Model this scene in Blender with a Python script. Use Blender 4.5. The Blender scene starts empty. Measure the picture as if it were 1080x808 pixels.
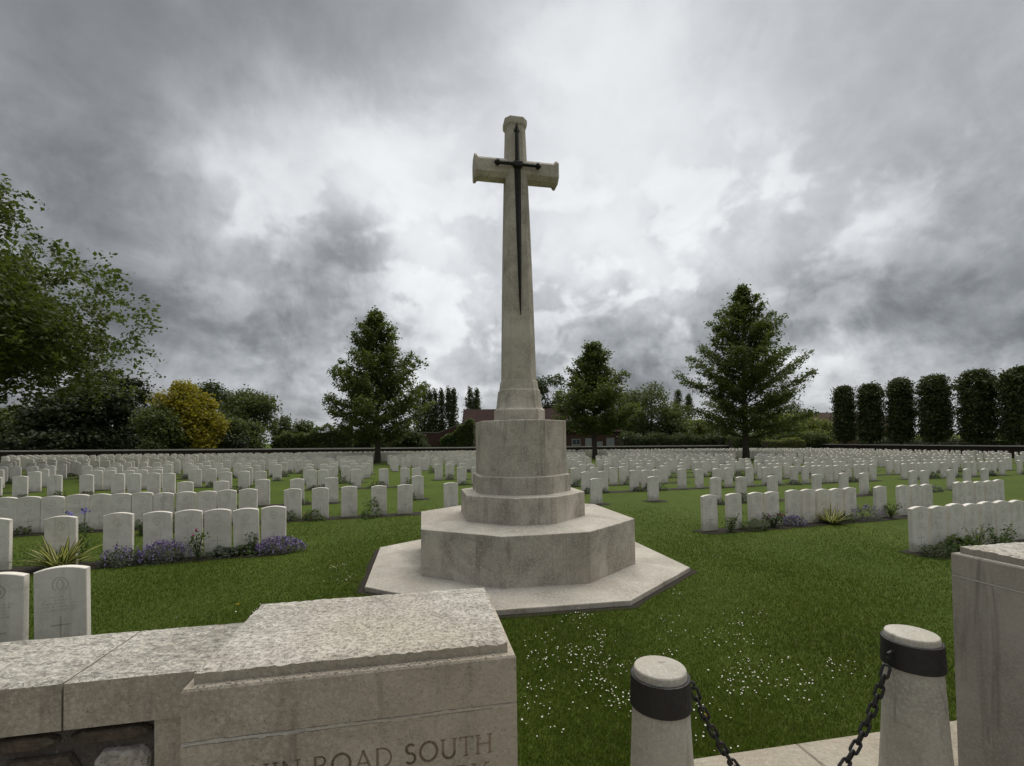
import bpy, math, random
import numpy as np
from mathutils import Vector, Matrix

# ------------------------------------------------------------------ scene, camera, sky, sun
scene = bpy.context.scene
COL = scene.collection
rng = np.random.default_rng(7)
random.seed(7)
R = math.radians
F, PITCH, ROLL, CY, EYE = 490.0, 1.2567, 0.8367, 453.35, 1.9703
G = 0.0125                                     # the lawn falls gently to the right

cam_d = bpy.data.cameras.new('camera')
cam = bpy.data.objects.new('camera', cam_d)
COL.objects.link(cam)
scene.camera = cam
cam_d.sensor_width = 36.0
cam_d.lens = F / 1080 * 36.0
cam_d.shift_x = 0.0
cam_d.shift_y = (CY - 404) / 1080
cam_d.clip_start = 0.05
cam_d.clip_end = 6000
cam.matrix_world = (Matrix.Translation((0, 0, EYE)) @ Matrix.Rotation(R(90 + PITCH), 4, 'X')
                    @ Matrix.Rotation(R(-ROLL), 4, 'Z'))

scene.view_settings.view_transform = 'Standard'
scene.view_settings.look = 'None'
scene.view_settings.exposure = 0.55
scene.view_settings.gamma = 1.0
scene.view_settings.use_curve_mapping = False

SUN_DIR = Vector((0.28, 0.45, 1.0)).normalized()
sun_d = bpy.data.lights.new('sun', 'SUN')
sun_d.energy = 2.2
sun_d.angle = R(60)
sun_d.color = (1.0, 0.95, 0.87)
sun = bpy.data.objects.new('sun', sun_d)
COL.objects.link(sun)
sun.rotation_euler = SUN_DIR.to_track_quat('Z', 'Y').to_euler()


def ray(x, y):
    p, r = R(PITCH), R(ROLL)
    c, s = math.cos(r), math.sin(r)
    qx, qy = x - 540, y - CY
    px, py = qx * c - qy * s, qx * s + qy * c
    cx, cu = px / F, -py / F
    return Vector((cx, math.cos(p) - cu * math.sin(p), math.sin(p) + cu * math.cos(p)))


class NT:
    """small helper to write node trees"""
    def __init__(self, tree):
        self.t = tree
        tree.nodes.clear()

    def n(self, kind, **kw):
        nd = self.t.nodes.new(kind)
        for k, v in kw.items():
            if k.startswith('i_'):
                key = k[2:]
                nd.inputs[int(key) if key.isdigit() else key.replace('_', ' ')].default_value = v
            else:
                setattr(nd, k, v)
        return nd

    def l(self, a, b):
        self.t.links.new(a, b)

    def put(self, sock, v):
        if isinstance(v, (int, float, tuple)):
            sock.default_value = v
        else:
            self.l(v, sock)

    def m(self, op, a, b=0.0, clamp=False):
        nd = self.n('ShaderNodeMath', operation=op)
        nd.use_clamp = clamp
        self.put(nd.inputs[0], a)
        self.put(nd.inputs[1], b)
        return nd.outputs[0]

    def noise(self, vec, scale, detail=4, rough=.55, dist=0.0, col=False):
        nd = self.n('ShaderNodeTexNoise')
        nd.inputs['Scale'].default_value = scale
        nd.inputs['Detail'].default_value = detail
        nd.inputs['Roughness'].default_value = rough
        nd.inputs['Distortion'].default_value = dist
        if vec is not None:
            self.l(vec, nd.inputs['Vector'])
        return nd.outputs['Color' if col else 'Fac']

    def mapr(self, v, a, b, c=0.0, d=1.0, smooth=False):
        nd = self.n('ShaderNodeMapRange')
        if smooth:
            nd.interpolation_type = 'SMOOTHSTEP'
        self.put(nd.inputs[0], v)
        for i, q in enumerate((a, b, c, d)):
            nd.inputs[i + 1].default_value = q
        return nd.outputs[0]

    def mix(self, fac, a, b, mode='MIX'):
        nd = self.n('ShaderNodeMix', data_type='RGBA', blend_type=mode)
        self.put(nd.inputs[0], fac)
        for s, v in ((nd.inputs[6], a), (nd.inputs[7], b)):
            if isinstance(v, tuple):
                s.default_value = (*v[:3], 1)
            else:
                self.l(v, s)
        return nd.outputs[2]

    def vm(self, op, a, b=None, scale=None):
        nd = self.n('ShaderNodeVectorMath', operation=op)
        self.put(nd.inputs[0], a)
        if b is not None:
            self.put(nd.inputs[1], b)
        if scale is not None:
            self.put(nd.inputs['Scale'], scale)
        return nd.outputs['Value' if op in ('DOT_PRODUCT', 'LENGTH') else 'Vector']


world = bpy.data.worlds.new('World')
scene.world = world
world.use_nodes = True
W = NT(world.node_tree)
tc = W.n('ShaderNodeTexCoord').outputs['Generated']
sep = W.n('ShaderNodeSeparateXYZ')
W.l(tc, sep.inputs[0])
zc = W.m('ADD', W.m('MAXIMUM', sep.outputs[2], 0.0), 0.20)
cmb = W.n('ShaderNodeCombineXYZ')
W.l(W.m('DIVIDE', sep.outputs[0], zc), cmb.inputs[0])
W.l(W.m('DIVIDE', sep.outputs[1], zc), cmb.inputs[1])
ceil_p = cmb.outputs[0]                        # where the view ray meets the cloud layer
big = W.noise(ceil_p, 0.75, 4, .42, .3)
mid = W.noise(ceil_p, 1.9, 7, .5, .25)
puff = W.noise(tc, 8.5, 9, .60, .35)            # heaped cloud texture, same angular size all over
# the direction, disturbed a little so that the bright breaks have torn edges
warp = W.vm('SCALE', W.vm('SUBTRACT', W.noise(tc, 3.2, 6, .6, .3, col=True), (.5, .5, .5)), scale=0.34)
dirn = W.vm('NORMALIZE', W.vm('ADD', tc, warp))
SKY_SPOTS = [  # pixel of the photo it was measured at, sharpness, strength
    ((520, 230), 7, .13), ((290, 175), 90, .22), ((265, 205), 250, .10), ((440, 175), 120, .30), ((400, 150), 200, .12), ((465, 300), 140, .26), ((420, 265), 200, .10),
    ((590, 255), 60, .12), ((735, 275), 120, .19), ((650, 265), 200, .15), ((690, 290), 300, .12), ((870, 262), 90, .07), ((930, 225), 200, .05), ((710, 100), 40, .12), ((1010, 290), 90, .08),
    ((610, 110), 60, .14), ((370, 250), 300, -.07), ((305, 240), 300, -.03), ((330, 285), 200, -.07), ((190, 290), 40, -.02), ((100, 110), 6, -.07), ((900, 110), 8, .06),
    ((960, 365), 60, -.10), ((1060, 340), 60, -.06), ((330, 60), 30, -.04), ((500, 110), 120, -.08), ((800, 330), 80, -.04),
    ((250, 430), 150, .10), ((350, 400), 150, .10), ((880, 408), 400, .34), ((1040, 425), 300, .22), ((470, 425), 300, .22), ((640, 345), 80, -.06)]
env = None
for (px, py), k, amp in SKY_SPOTS:
    d = ray(px, py).normalized()
    e = W.m('MULTIPLY', W.m('EXPONENT', W.m('MULTIPLY', W.m('SUBTRACT', W.vm('DOT_PRODUCT', dirn, tuple(d)), 1.0), k)), amp)
    env = e if env is None else W.m('ADD', env, e)
b = W.m('ADD', 0.235, env)
b = W.m('ADD', b, W.m('MULTIPLY', W.m('SUBTRACT', big, .5), .24))
b = W.m('ADD', b, W.m('MULTIPLY', W.m('SUBTRACT', mid, .5), .22))
b = W.m('ADD', b, W.m('MULTIPLY', W.m('SUBTRACT', puff, .5), W.mapr(sep.outputs[2], .05, .58, .72, .09)))
# heaped cumulus: rounded lumps with darker creases, lower part of the sky
bl1 = W.m('ABSOLUTE', W.m('SUBTRACT', W.noise(W.vm('ADD', tc, W.vm('SCALE', warp, scale=.25)), 8.5, 2, .5, .2), .5))
bl2 = W.m('ABSOLUTE', W.m('SUBTRACT', W.noise(W.vm('ADD', tc, W.vm('SCALE', warp, scale=.2)), 21, 3, .55, .2), .5))
bil = W.m('ADD', W.m('MULTIPLY', bl1, 1.5), W.m('MULTIPLY', bl2, 1.0))
lum = W.noise(tc, 2.6, 2, .5)
bmask = W.m('MULTIPLY', W.mapr(sep.outputs[2], .56, .36, .12, 1, True), W.mapr(sep.outputs[2], .02, .18, .5, 1, True))
bmask = W.m('MULTIPLY', bmask, W.m('MULTIPLY', W.mapr(sep.outputs[0], -.75, -.1, .45, 1.0, True), W.mapr(sep.outputs[0], .35, .65, 1.0, .55, True)))
flat_d = W.vm('MULTIPLY', W.vm('ADD', tc, W.vm('SCALE', warp, scale=.12)), (1.0, 1.0, 1.7))
field = W.m('ADD', W.noise(flat_d, 6.0, 3, .5, .2), W.m('MULTIPLY', W.m('SUBTRACT', bil, .22), .22))
rim = W.m('MULTIPLY', W.mapr(field, .45, .58, 0, 1, True), W.mapr(field, .55, .76, 1, .2, True))
b = W.m('ADD', b, W.m('MULTIPLY', W.m('MULTIPLY', W.m('SUBTRACT', rim, .30), bmask), W.mapr(env, -.02, .30, .06, .25)))
b = W.m('ADD', b, W.m('MULTIPLY', W.m('MULTIPLY', W.m('SUBTRACT', bil, .22), bmask), .16))
# overcast behind the camera is thinner and brighter, as the light on the stones shows
b = W.m('ADD', b, W.mapr(sep.outputs[1], .2, -.7, 0, .08, True))
b = W.m('ADD', b, W.mapr(sep.outputs[2], .74, 1.0, 0, .50, True))
b = W.m('SMOOTH_MAX', b, W.m('ADD', W.m('MULTIPLY', b, .25), .095))
b.node.inputs[2].default_value = .08
b = W.m('SMOOTH_MIN', b, W.m('ADD', W.m('MULTIPLY', b, .30), .40))
b.node.inputs[2].default_value = .08
cloud = W.mix(W.mapr(b, .1, .6), (.92, .98, 1.045), (.975, .998, 1.025))
cloud = W.vm('SCALE', cloud, scale=b)
sky = W.n('ShaderNodeTexSky')
sky.sky_type = 'NISHITA'
sky.sun_disc = False
sky.sun_elevation = math.asin(SUN_DIR.z)
sky.sun_rotation = math.atan2(SUN_DIR.x, SUN_DIR.y)
skyc = W.vm('SCALE', sky.outputs[0], scale=0.05)
final = W.mix(0.96, skyc, cloud)
bg = W.n('ShaderNodeBackground')
bg.inputs[1].default_value = 1.0
W.l(final, bg.inputs[0])
out = W.n('ShaderNodeOutputWorld')
W.l(bg.outputs[0], out.inputs[0])


def gz(x):
    """height of the lawn"""
    return -G * max(-75.0, min(75.0, x))


# ------------------------------------------------------------------ materials
MATS = {}


def material(name):
    m = bpy.data.materials.new(name)
    m.use_nodes = True
    t = NT(m.node_tree)
    o = t.n('ShaderNodeOutputMaterial')
    MATS[name] = m
    return m, t, o


def principled(t, o, color, rough=.8, bump=None, strength=.3, dist=.01, metallic=0.0, spec=.3):
    p = t.n('ShaderNodeBsdfPrincipled')
    t.put(p.inputs['Base Color'], (*color, 1) if isinstance(color, tuple) else color)
    t.put(p.inputs['Roughness'], rough)
    p.inputs['Metallic'].default_value = metallic
    p.inputs['Specular IOR Level'].default_value = spec
    if bump is not None:
        bn = t.n('ShaderNodeBump')
        bn.inputs['Strength'].default_value = strength
        bn.inputs['Distance'].default_value = dist
        t.l(bump, bn.inputs['Height'])
        t.l(bn.outputs[0], p.inputs['Normal'])
    t.l(p.outputs[0], o.inputs[0])
    return p


def stone(name, base, dark, light, fine=40, stain=1.6, pits=.5, bump=.35, bdist=.006, streak=.5, big=.9, warm=(.34, .26, .17), tool=False, lichen=.3, vary=0.0, algae=0.0):
    m, t, o = material(name)
    tc = t.n('ShaderNodeTexCoord').outputs['Object']
    geo = t.n('ShaderNodeNewGeometry')
    pos = geo.outputs['Position']
    n1 = t.noise(pos, stain, 8, .62, .6)
    n2 = t.noise(pos, fine, 5, .65)
    n3 = t.noise(pos, big, 4, .5)
    mp = t.n('ShaderNodeMapping')
    mp.inputs['Scale'].default_value = (6, 6, .55)
    t.l(pos, mp.inputs[0])
    st = t.noise(mp.outputs[0], 1.5, 6, .6, .8)
    mp2 = t.n('ShaderNodeMapping')
    mp2.inputs['Scale'].default_value = (1.2, 1.2, 7)
    t.l(pos, mp2.inputs[0])
    bed = t.noise(mp2.outputs[0], 1.3, 7, .65, .5)       # bedding of the stone, lies flat
    c = t.mix(t.mapr(n1, .36, .68), dark, base)
    c = t.mix(t.mapr(n2, .45, .75, 0, .75), c, light)
    c = t.mix(t.mapr(n3, .5, .72, 0, .5), c, warm)
    c = t.mix(t.mapr(st, .56, .74, 0, streak), c, tuple(v * .45 for v in dark))
    c = t.mix(t.mapr(bed, .6, .74, 0, streak * .8), c, tuple(v * .6 for v in dark))
    pit = t.noise(pos, fine * 2.2, 3, .7)
    c = t.mix(t.mapr(pit, .58, .72, 0, pits), c, tuple(v * .3 for v in dark))
    lc = t.noise(pos, fine * .45, 6, .7, .4)
    c = t.mix(t.mapr(lc, .6, .7, 0, lichen), c, (.52, .50, .42))
    h = t.m('ADD', t.m('MULTIPLY', n2, .6), t.m('MULTIPLY', t.mapr(pit, .5, .75), -.8))
    h = t.m('ADD', h, t.m('MULTIPLY', n1, .6))
    if tool:
        mp3 = t.n('ShaderNodeMapping')
        mp3.inputs['Scale'].default_value = (14, 34, 20)
        mp3.inputs['Rotation'].default_value = (0, 0, R(-35))
        t.l(pos, mp3.inputs[0])
        tn = t.noise(mp3.outputs[0], 1.0, 3, .6, .3)
        h = t.m('ADD', t.m('MULTIPLY', tn, 2.6), h)
        c = t.mix(t.mapr(tn, .36, .5, .55, 0), c, tuple(v * .45 for v in dark))
        c = t.mix(t.mapr(tn, .55, .7, 0, .5), c, (.56, .52, .43))
    if algae:
        sz = t.n('ShaderNodeSeparateXYZ')
        t.l(tc, sz.inputs[0])
        am = t.m('ADD', sz.outputs[2], t.m('MULTIPLY', t.m('SUBTRACT', n1, .5), .5))
        c = t.mix(t.mapr(am, .02, .24, algae, 0, True), c, (.27, .285, .19))
    if vary:
        ob = t.n('ShaderNodeObjectInfo').outputs['Random']
        rv = t.m('FRACT', t.m('ADD', t.m('MULTIPLY', geo.outputs['Random Per Island'], 3.7), t.m('MULTIPLY', ob, 5.3)))
        c = t.mix(t.m('MULTIPLY', rv, vary), c, tuple(v * .55 for v in dark))
    principled(t, o, c, .92, h, bump, bdist, spec=.15)
    return m


stone('monument_stone', (.53, .48, .41), (.26, .228, .185), (.62, .57, .50), stain=2.2, streak=.6, pits=.4, warm=(.37, .325, .26))
stone('pier_stone', (.44, .395, .325), (.22, .194, .155), (.52, .475, .40), fine=55, pits=.55, bump=.5, streak=.5, warm=(.31, .27, .21))
stone('pier_top_stone', (.50, .475, .42), (.29, .27, .235), (.62, .595, .54), fine=28, stain=7, pits=.6, bump=.9, bdist=.012, streak=0, lichen=.6, warm=(.40, .35, .27))
stone('coping_top_stone', (.50, .475, .42), (.31, .29, .25), (.60, .575, .52), fine=34, pits=.5, bump=.9, bdist=.012, streak=0, tool=True, lichen=.5, warm=(.40, .35, .28))
stone('step_top_stone', (.46, .43, .375), (.29, .27, .23), (.55, .52, .465), fine=30, pits=.5, bump=.7, bdist=.008, streak=0, lichen=.5, warm=(.36, .31, .24))
stone('smooth_pier_stone', (.38, .352, .31), (.25, .226, .195), (.43, .40, .36), fine=70, pits=.2, bump=.2, streak=.75, warm=(.28, .24, .19))
stone('bollard_stone', (.44, .42, .365), (.28, .26, .22), (.52, .50, .45), fine=60, pits=.5, bump=.35, streak=.9, big=2, lichen=.3, warm=(.38, .34, .27))
HS = dict(fine=80, stain=3, pits=.15, bump=.12, streak=.36, big=3, warm=(.56, .53, .45), lichen=.0, vary=.13)
stone('headstone_stone', (.765, .722, .668), (.56, .525, .46), (.81, .775, .73), algae=.55, **HS)
stone('far_headstone_stone', (.765, .722, .668), (.56, .525, .46), (.81, .775, .73), **HS)
stone('carving_shade_stone', (.46, .445, .395), (.36, .345, .30), (.52, .50, .45), fine=80, stain=3, pits=.1, bump=.1, streak=.1, lichen=0)  # darker colour paints in the shade and dirt of cut grooves
stone('rubble_stone', (.095, .076, .058), (.042, .034, .027), (.13, .105, .08), fine=30, pits=.5, bump=.8, streak=.2, lichen=.1)
stone('pale_rubble', (.42, .40, .37), (.16, .14, .12), (.5, .48, .45), fine=25, stain=7, pits=.5, bump=.9, streak=.2)
stone('mortar', (.09, .08, .072), (.05, .044, .04), (.12, .11, .1), fine=50, pits=.6, bump=.6, streak=.0)
stone('pale_mortar', (.46, .45, .41), (.30, .29, .26), (.52, .51, .47), fine=60, pits=.3, bump=.3, streak=.0)
stone('paving_stone', (.36, .325, .265), (.22, .195, .15), (.44, .40, .33), fine=40, pits=.5, bump=.5, streak=0, lichen=.3)
stone('letter_shade_stone', (.125, .108, .085), (.08, .068, .053), (.15, .13, .105), fine=60, pits=.2, bump=.2, streak=0, lichen=0)  # dark colour stands in for shade and dirt inside recessed letters


def plain(name, color, rough=.7, metallic=0.0, var=.25, scale=12, bump=.15, spec=.3):
    m, t, o = material(name)
    pos = t.n('ShaderNodeNewGeometry').outputs['Position']
    n = t.noise(pos, scale, 5, .6)
    c = t.mix(n, tuple(v * (1 - var) for v in color), tuple(min(1, v * (1 + var)) for v in color))
    principled(t, o, c, rough, n, bump, .01, metallic, spec)
    return m


plain('bronze', (.018, .018, .016), .55, .3, .4, 9, .1)
m, t, o = material('black_iron')
pos = t.n('ShaderNodeNewGeometry').outputs['Position']
nr_ = t.noise(pos, 22, 6, .65, .4)
c = t.mix(t.noise(pos, 60, 4, .6), (.010, .0095, .0095), (.022, .021, .020))
c = t.mix(t.mapr(nr_, .60, .74, 0, .8), c, (.075, .034, .016))
principled(t, o, c, t.mapr(nr_, .4, .7, .42, .8), t.noise(pos, 120, 4, .6), .35, .004, .2, .4)
plain('bark', (.055, .045, .034), .9, 0, .4, 9, .8)
plain('soil', (.022, .017, .012), 1, 0, .5, 25, 1.0)
plain('white_paint', (.62, .63, .62), .6, 0, .1)
plain('dull_white', (.25, .26, .26), .7, 0, .2)
plain('window_glass', (.015, .017, .02), .15, 0, .2, 3, 0, .5)
plain('coping_grey', (.34, .33, .30), .9, 0, .35, 3, .4)
plain('fence_wood', (.17, .15, .12), .9, 0, .3)
plain('stem_green', (.045, .075, .025), .7, 0, .3)
plain('petal_white', (.75, .75, .72), .6, 0, .05)
plain('petal_yellow', (.6, .42, .02), .6, 0, .1)
plain('petal_violet', (.19, .14, .30), .7, 0, .4, 30)
plain('petal_blue', (.17, .15, .42), .7, 0, .4, 30)
plain('petal_pink', (.25, .05, .12), .7, 0, .4, 30)
plain('petal_red', (.16, .015, .02), .7, 0, .4, 30)
plain('petal_rust', (.30, .10, .02), .7, 0, .4, 30)


def brick(name, c1, c2, mort, sx):
    m, t, o = material(name)
    tc = t.n('ShaderNodeTexCoord').outputs['Object']
    s = t.n('ShaderNodeSeparateXYZ')
    t.l(tc, s.inputs[0])
    cb = t.n('ShaderNodeCombineXYZ')
    t.l(t.m('ADD', s.outputs[0], s.outputs[1]), cb.inputs[0])
    t.l(s.outputs[2], cb.inputs[1])
    bt = t.n('ShaderNodeTexBrick')
    t.l(cb.outputs[0], bt.inputs['Vector'])
    bt.inputs['Color1'].default_value = (*c1, 1)
    bt.inputs['Color2'].default_value = (*c2, 1)
    bt.inputs['Mortar'].default_value = (*mort, 1)
    bt.inputs['Scale'].default_value = sx
    bt.inputs['Mortar Size'].default_value = .012
    n = t.noise(tc, .8, 5, .6)
    c = t.mix(t.mapr(n, .35, .7, 0, .6), bt.outputs[0], tuple(v * .5 for v in c1))
    principled(t, o, c, .95, bt.outputs[1], -.3, .01, spec=.1)
    return m


brick('red_brick', (.095, .052, .040), (.070, .042, .033), (.09, .075, .064), 4.0)
brick('dark_brick', (.042, .03, .026), (.03, .023, .02), (.045, .04, .036), 4.0)
brick('roof_tile', (.052, .029, .026), (.038, .023, .021), (.024, .016, .014), 3.0)
brick('brown_tile', (.085, .062, .048), (.065, .048, .038), (.04, .03, .025), 3.0)


def leaf(name, c1, c2, rough=.55, trans=.36, island=True):
    m, t, o = material(name)
    geo = t.n('ShaderNodeNewGeometry')
    rnd = geo.outputs['Random Per Island']
    n = t.noise(geo.outputs['Position'], .55, 3, .6)
    f = t.m('ADD', t.m('MULTIPLY', rnd, .7), t.m('MULTIPLY', t.mapr(n, .35, .65), .5), True)
    c = t.mix(f, c1, c2)
    p = t.n('ShaderNodeBsdfPrincipled')
    t.l(c, p.inputs['Base Color'])
    p.inputs['Roughness'].default_value = rough
    p.inputs['Specular IOR Level'].default_value = .25
    tr = t.n('ShaderNodeBsdfTranslucent')
    t.l(t.mix(.5, c, (c2[0] * 1.4, c2[1] * 1.5, c2[2] * .6)), tr.inputs[0])
    mx = t.n('ShaderNodeMixShader')
    mx.inputs[0].default_value = trans
    t.l(p.outputs[0], mx.inputs[1])
    t.l(tr.outputs[0], mx.inputs[2])
    t.l(mx.outputs[0], o.inputs[0])
    return m


leaf('oak_leaf', (.040, .058, .014), (.108, .142, .035))
leaf('maple_leaf', (.035, .050, .013), (.092, .122, .030))
leaf('dark_leaf', (.024, .036, .014), (.060, .082, .028))
leaf('cedar_leaf', (.018, .028, .013), (.044, .060, .024), trans=.15)
leaf('golden_leaf', (.085, .095, .014), (.30, .25, .028))
leaf('mixed_leaf', (.038, .054, .018), (.095, .120, .040))
leaf('light_leaf', (.075, .095, .025), (.17, .19, .05))
leaf('column_leaf', (.028, .040, .015), (.075, .098, .033), trans=.2)
leaf('poplar_leaf', (.038, .052, .024), (.085, .105, .048))
leaf('ivy_leaf', (.040, .06, .018), (.09, .125, .036))
leaf('shrub_leaf', (.034, .058, .017), (.085, .125, .034))
leaf('grey_leaf', (.05, .065, .045), (.10, .12, .085))
leaf('sword_green', (.05, .085, .03), (.09, .13, .045), trans=.2)
leaf('sword_yellow', (.42, .39, .15), (.60, .56, .26), trans=.2)
leaf('grass_blade_base', (.050, .076, .010), (.108, .146, .020), rough=.6, trans=.3)

m, t, o = material('grass_blade')
geo = t.n('ShaderNodeNewGeometry')
pos = geo.outputs['Position']
f = t.m('ADD', t.m('MULTIPLY', geo.outputs['Random Per Island'], .75), t.m('MULTIPLY', t.mapr(t.noise(pos, .8, 5, .6, .3), .35, .65), .4), True)
c = t.mix(f, (.047, .078, .008), (.102, .148, .014))
c = t.mix(t.mapr(t.noise(pos, 2.3, 6, .65, .3), .55, .70, 0, .45), c, (.140, .160, .026))
c = t.mix(t.mapr(t.noise(pos, 3.1, 4, .6), .30, .42, .6, 0), c, (.034, .070, .014))
c = t.mix(t.m('GREATER_THAN', geo.outputs['Random Per Island'], .965), c, (.21, .18, .08))
p = principled(t, o, c, .6, spec=.2)
tr = t.n('ShaderNodeBsdfTranslucent')
t.l(c, tr.inputs[0])
mx = t.n('ShaderNodeMixShader')
mx.inputs[0].default_value = .3
t.l(p.outputs[0], mx.inputs[1])
t.l(tr.outputs[0], mx.inputs[2])
t.l(mx.outputs[0], o.inputs[0])

m, t, o = material('lawn')
pos = t.n('ShaderNodeNewGeometry').outputs['Position']
n1 = t.noise(pos, .45, 6, .6, .3)
n2 = t.noise(pos, 5, 6, .7)
n3 = t.noise(pos, 90, 3, .7)
c = t.mix(t.mapr(n1, .35, .68), (.056, .086, .010), (.080, .116, .014))
c = t.mix(t.mapr(n2, .42, .72, 0, .6), c, (.098, .135, .024))
c = t.mix(t.mapr(n3, .4, .7, 0, .75), c, (.034, .052, .010))
principled(t, o, c, .9, t.m('ADD', n3, t.m('MULTIPLY', n2, .8)), .8, .03, spec=.1)


# ------------------------------------------------------------------ mesh helpers
class MB:
    def __init__(self):
        self.v, self.f, self.m = [], [], []

    def add(self, verts, faces, mi=0):
        o = len(self.v)
        self.v += [tuple(p) for p in verts]
        self.f += [tuple(i + o for i in fc) for fc in faces]
        self.m += [mi] * len(faces)

    def rings(self, rings, mi=0, cap0=True, cap1=True, mi_top=None):
        n = len(rings[0])
        vs = [p for r in rings for p in r]
        fs = []
        for k in range(len(rings) - 1):
            for i in range(n):
                j = (i + 1) % n
                fs.append((k * n + i, k * n + j, (k + 1) * n + j, (k + 1) * n + i))
        self.add(vs, fs, mi)
        o = len(self.v) - len(vs)
        if cap0:
            self.f.append(tuple(o + i for i in reversed(range(n))))
            self.m.append(mi)
        if cap1:
            self.f.append(tuple(o + (len(rings) - 1) * n + i for i in range(n)))
            self.m.append(mi if mi_top is None else mi_top)

    def box(self, x0, x1, y0, y1, z0, z1, mi=0, bev=0.0, top=None):
        def rr(i, z):
            return [(x0 + i, y0 + i, z), (x1 - i, y0 + i, z), (x1 - i, y1 - i, z), (x0 + i, y1 - i, z)]
        if bev:
            self.rings([rr(bev, z0), rr(0, z0 + bev), rr(0, z1 - bev), rr(bev, z1)], mi, mi_top=top)
        else:
            self.rings([rr(0, z0), rr(0, z1)], mi, mi_top=top)

    def tube(self, pts, rad, sides=8, mi=0, caps=True):
        pts = [Vector(p) for p in pts]
        rings = []
        up = Vector((0.13, 0.21, 1)).normalized()
        for i, p in enumerate(pts):
            d = (pts[min(i + 1, len(pts) - 1)] - pts[max(i - 1, 0)]).normalized()
            a = d.cross(up)
            if a.length < 1e-3:
                a = d.cross(Vector((1, 0, 0)))
            a.normalize()
            bq = d.cross(a)
            r = rad[i] if hasattr(rad, '__len__') else rad
            rings.append([tuple(p + (a * math.cos(q) + bq * math.sin(q)) * r) for q in (2 * math.pi * k / sides for k in range(sides))])
        self.rings(rings, mi, caps, caps)

    def lathe(self, prof, sides=24, mi=0, caps=True, c=(0, 0)):
        self.rings([[(c[0] + r * math.cos(2 * math.pi * k / sides), c[1] + r * math.sin(2 * math.pi * k / sides), z) for k in range(sides)] for r, z in prof], mi, caps, caps)

    def build(self, name, mats, parent=None, smooth=False, loc=None, mat4=None):
        me = bpy.data.meshes.new(name)
        vs = self.v if mat4 is None else [tuple(mat4 @ Vector(p)) for p in self.v]
        me.from_pydata(vs, [], self.f)
        for mm in ([mats] if isinstance(mats, str) else mats):
            me.materials.append(MATS[mm])
        me.polygons.foreach_set('material_index', self.m)
        if smooth:
            me.polygons.foreach_set('use_smooth', [True] * len(self.f))
        me.update()
        ob = bpy.data.objects.new(name, me)
        COL.objects.link(ob)
        if parent:
            ob.parent = parent
        if loc:
            ob.location = loc
        return ob


def np_mesh(name, verts, faces, mats, parent=None, mi=None, loc=None):
    me = bpy.data.meshes.new(name)
    nv, (nf, k) = len(verts), faces.shape
    me.vertices.add(nv)
    me.vertices.foreach_set('co', np.ascontiguousarray(verts, dtype=np.float32).ravel())
    me.loops.add(nf * k)
    me.loops.foreach_set('vertex_index', np.ascontiguousarray(faces, dtype=np.int32).ravel())
    me.polygons.add(nf)
    me.polygons.foreach_set('loop_start', np.arange(0, nf * k, k, dtype=np.int32))
    for mm in ([mats] if isinstance(mats, str) else mats):
        me.materials.append(MATS[mm])
    if mi is not None:
        me.polygons.foreach_set('material_index', np.ascontiguousarray(mi, dtype=np.int32))
    me.update(calc_edges=True)
    ob = bpy.data.objects.new(name, me)
    COL.objects.link(ob)
    if parent:
        ob.parent = parent
    if loc is not None:
        ob.location = loc
    return ob


def tag(o, label=None, cat=None, group=None, kind=None):
    for k, v in (('label', label), ('category', cat), ('group', group), ('kind', kind)):
        if v:
            o[k] = v
    return o


def thing(name, label, cat, loc=(0, 0, 0), rz=0.0, group=None):
    o = bpy.data.objects.new(name, None)
    COL.objects.link(o)
    o.empty_display_size = .1
    o.location = loc
    o.rotation_euler = (0, 0, rz)
    return tag(o, label, cat, group)


def copy_tree(o, parent=None):
    c = o.copy()
    COL.objects.link(c)
    if parent:
        c.parent = parent
    for ch in list(o.children):
        copy_tree(ch, c)
    return c


def leaf_quads(pts, size, up=.35, asp=.62, rs=None, outward=None):
    """one rhombic leaf per point, turned at random, a little more often facing up"""
    n = len(pts)
    nr = rng.normal(size=(n, 3))
    nr[:, 2] = np.abs(nr[:, 2]) + up
    if outward is not None:
        nr += outward
    nr /= np.linalg.norm(nr, axis=1)[:, None]
    tv = np.cross(nr, rng.normal(size=(n, 3)))
    tv /= np.linalg.norm(tv, axis=1)[:, None] + 1e-9
    bv = np.cross(nr, tv)
    s = size * rng.uniform(.6, 1.3, size=(n, 1))
    v = np.stack([pts - tv * s * .5, pts + bv * s * asp * .5 - tv * s * .08, pts + tv * s * .5, pts - bv * s * asp * .5 - tv * s * .08], 1)
    return v.reshape(-1, 3), np.arange(n * 4).reshape(n, 4)


def puff_points(c, r, per, flat=.75):
    c = np.asarray(c, float)
    r = np.broadcast_to(np.asarray(r, float), (len(c),))
    q = rng.normal(size=(len(c) * per, 3)) * .5
    q[:, 2] *= flat
    return np.repeat(c, per, 0) + q * np.repeat(r, per)[:, None]


# ------------------------------------------------------------------ the ground
xs = np.unique(np.concatenate([np.linspace(-3000, -75, 8), np.linspace(-75, 75, 61), np.linspace(75, 3000, 8)]))
ys = np.unique(np.concatenate([np.linspace(-800, -10, 5), np.linspace(-10, 90, 41), np.linspace(90, 4000, 10)]))
gv = np.array([[x, y, gz(x)] for y in ys for x in xs])
nx = len(xs)
gf = np.array([[j * nx + i, j * nx + i + 1, (j + 1) * nx + i + 1, (j + 1) * nx + i] for j in range(len(ys) - 1) for i in range(nx - 1)])
tag(np_mesh('lawn', gv, gf, 'lawn'), kind='structure')

A = R(11)                                      # the gate, the piers and the cross share this direction
CA, SA = math.cos(A), math.sin(A)
GATE = Matrix.Rotation(A, 4, 'Z')


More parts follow.
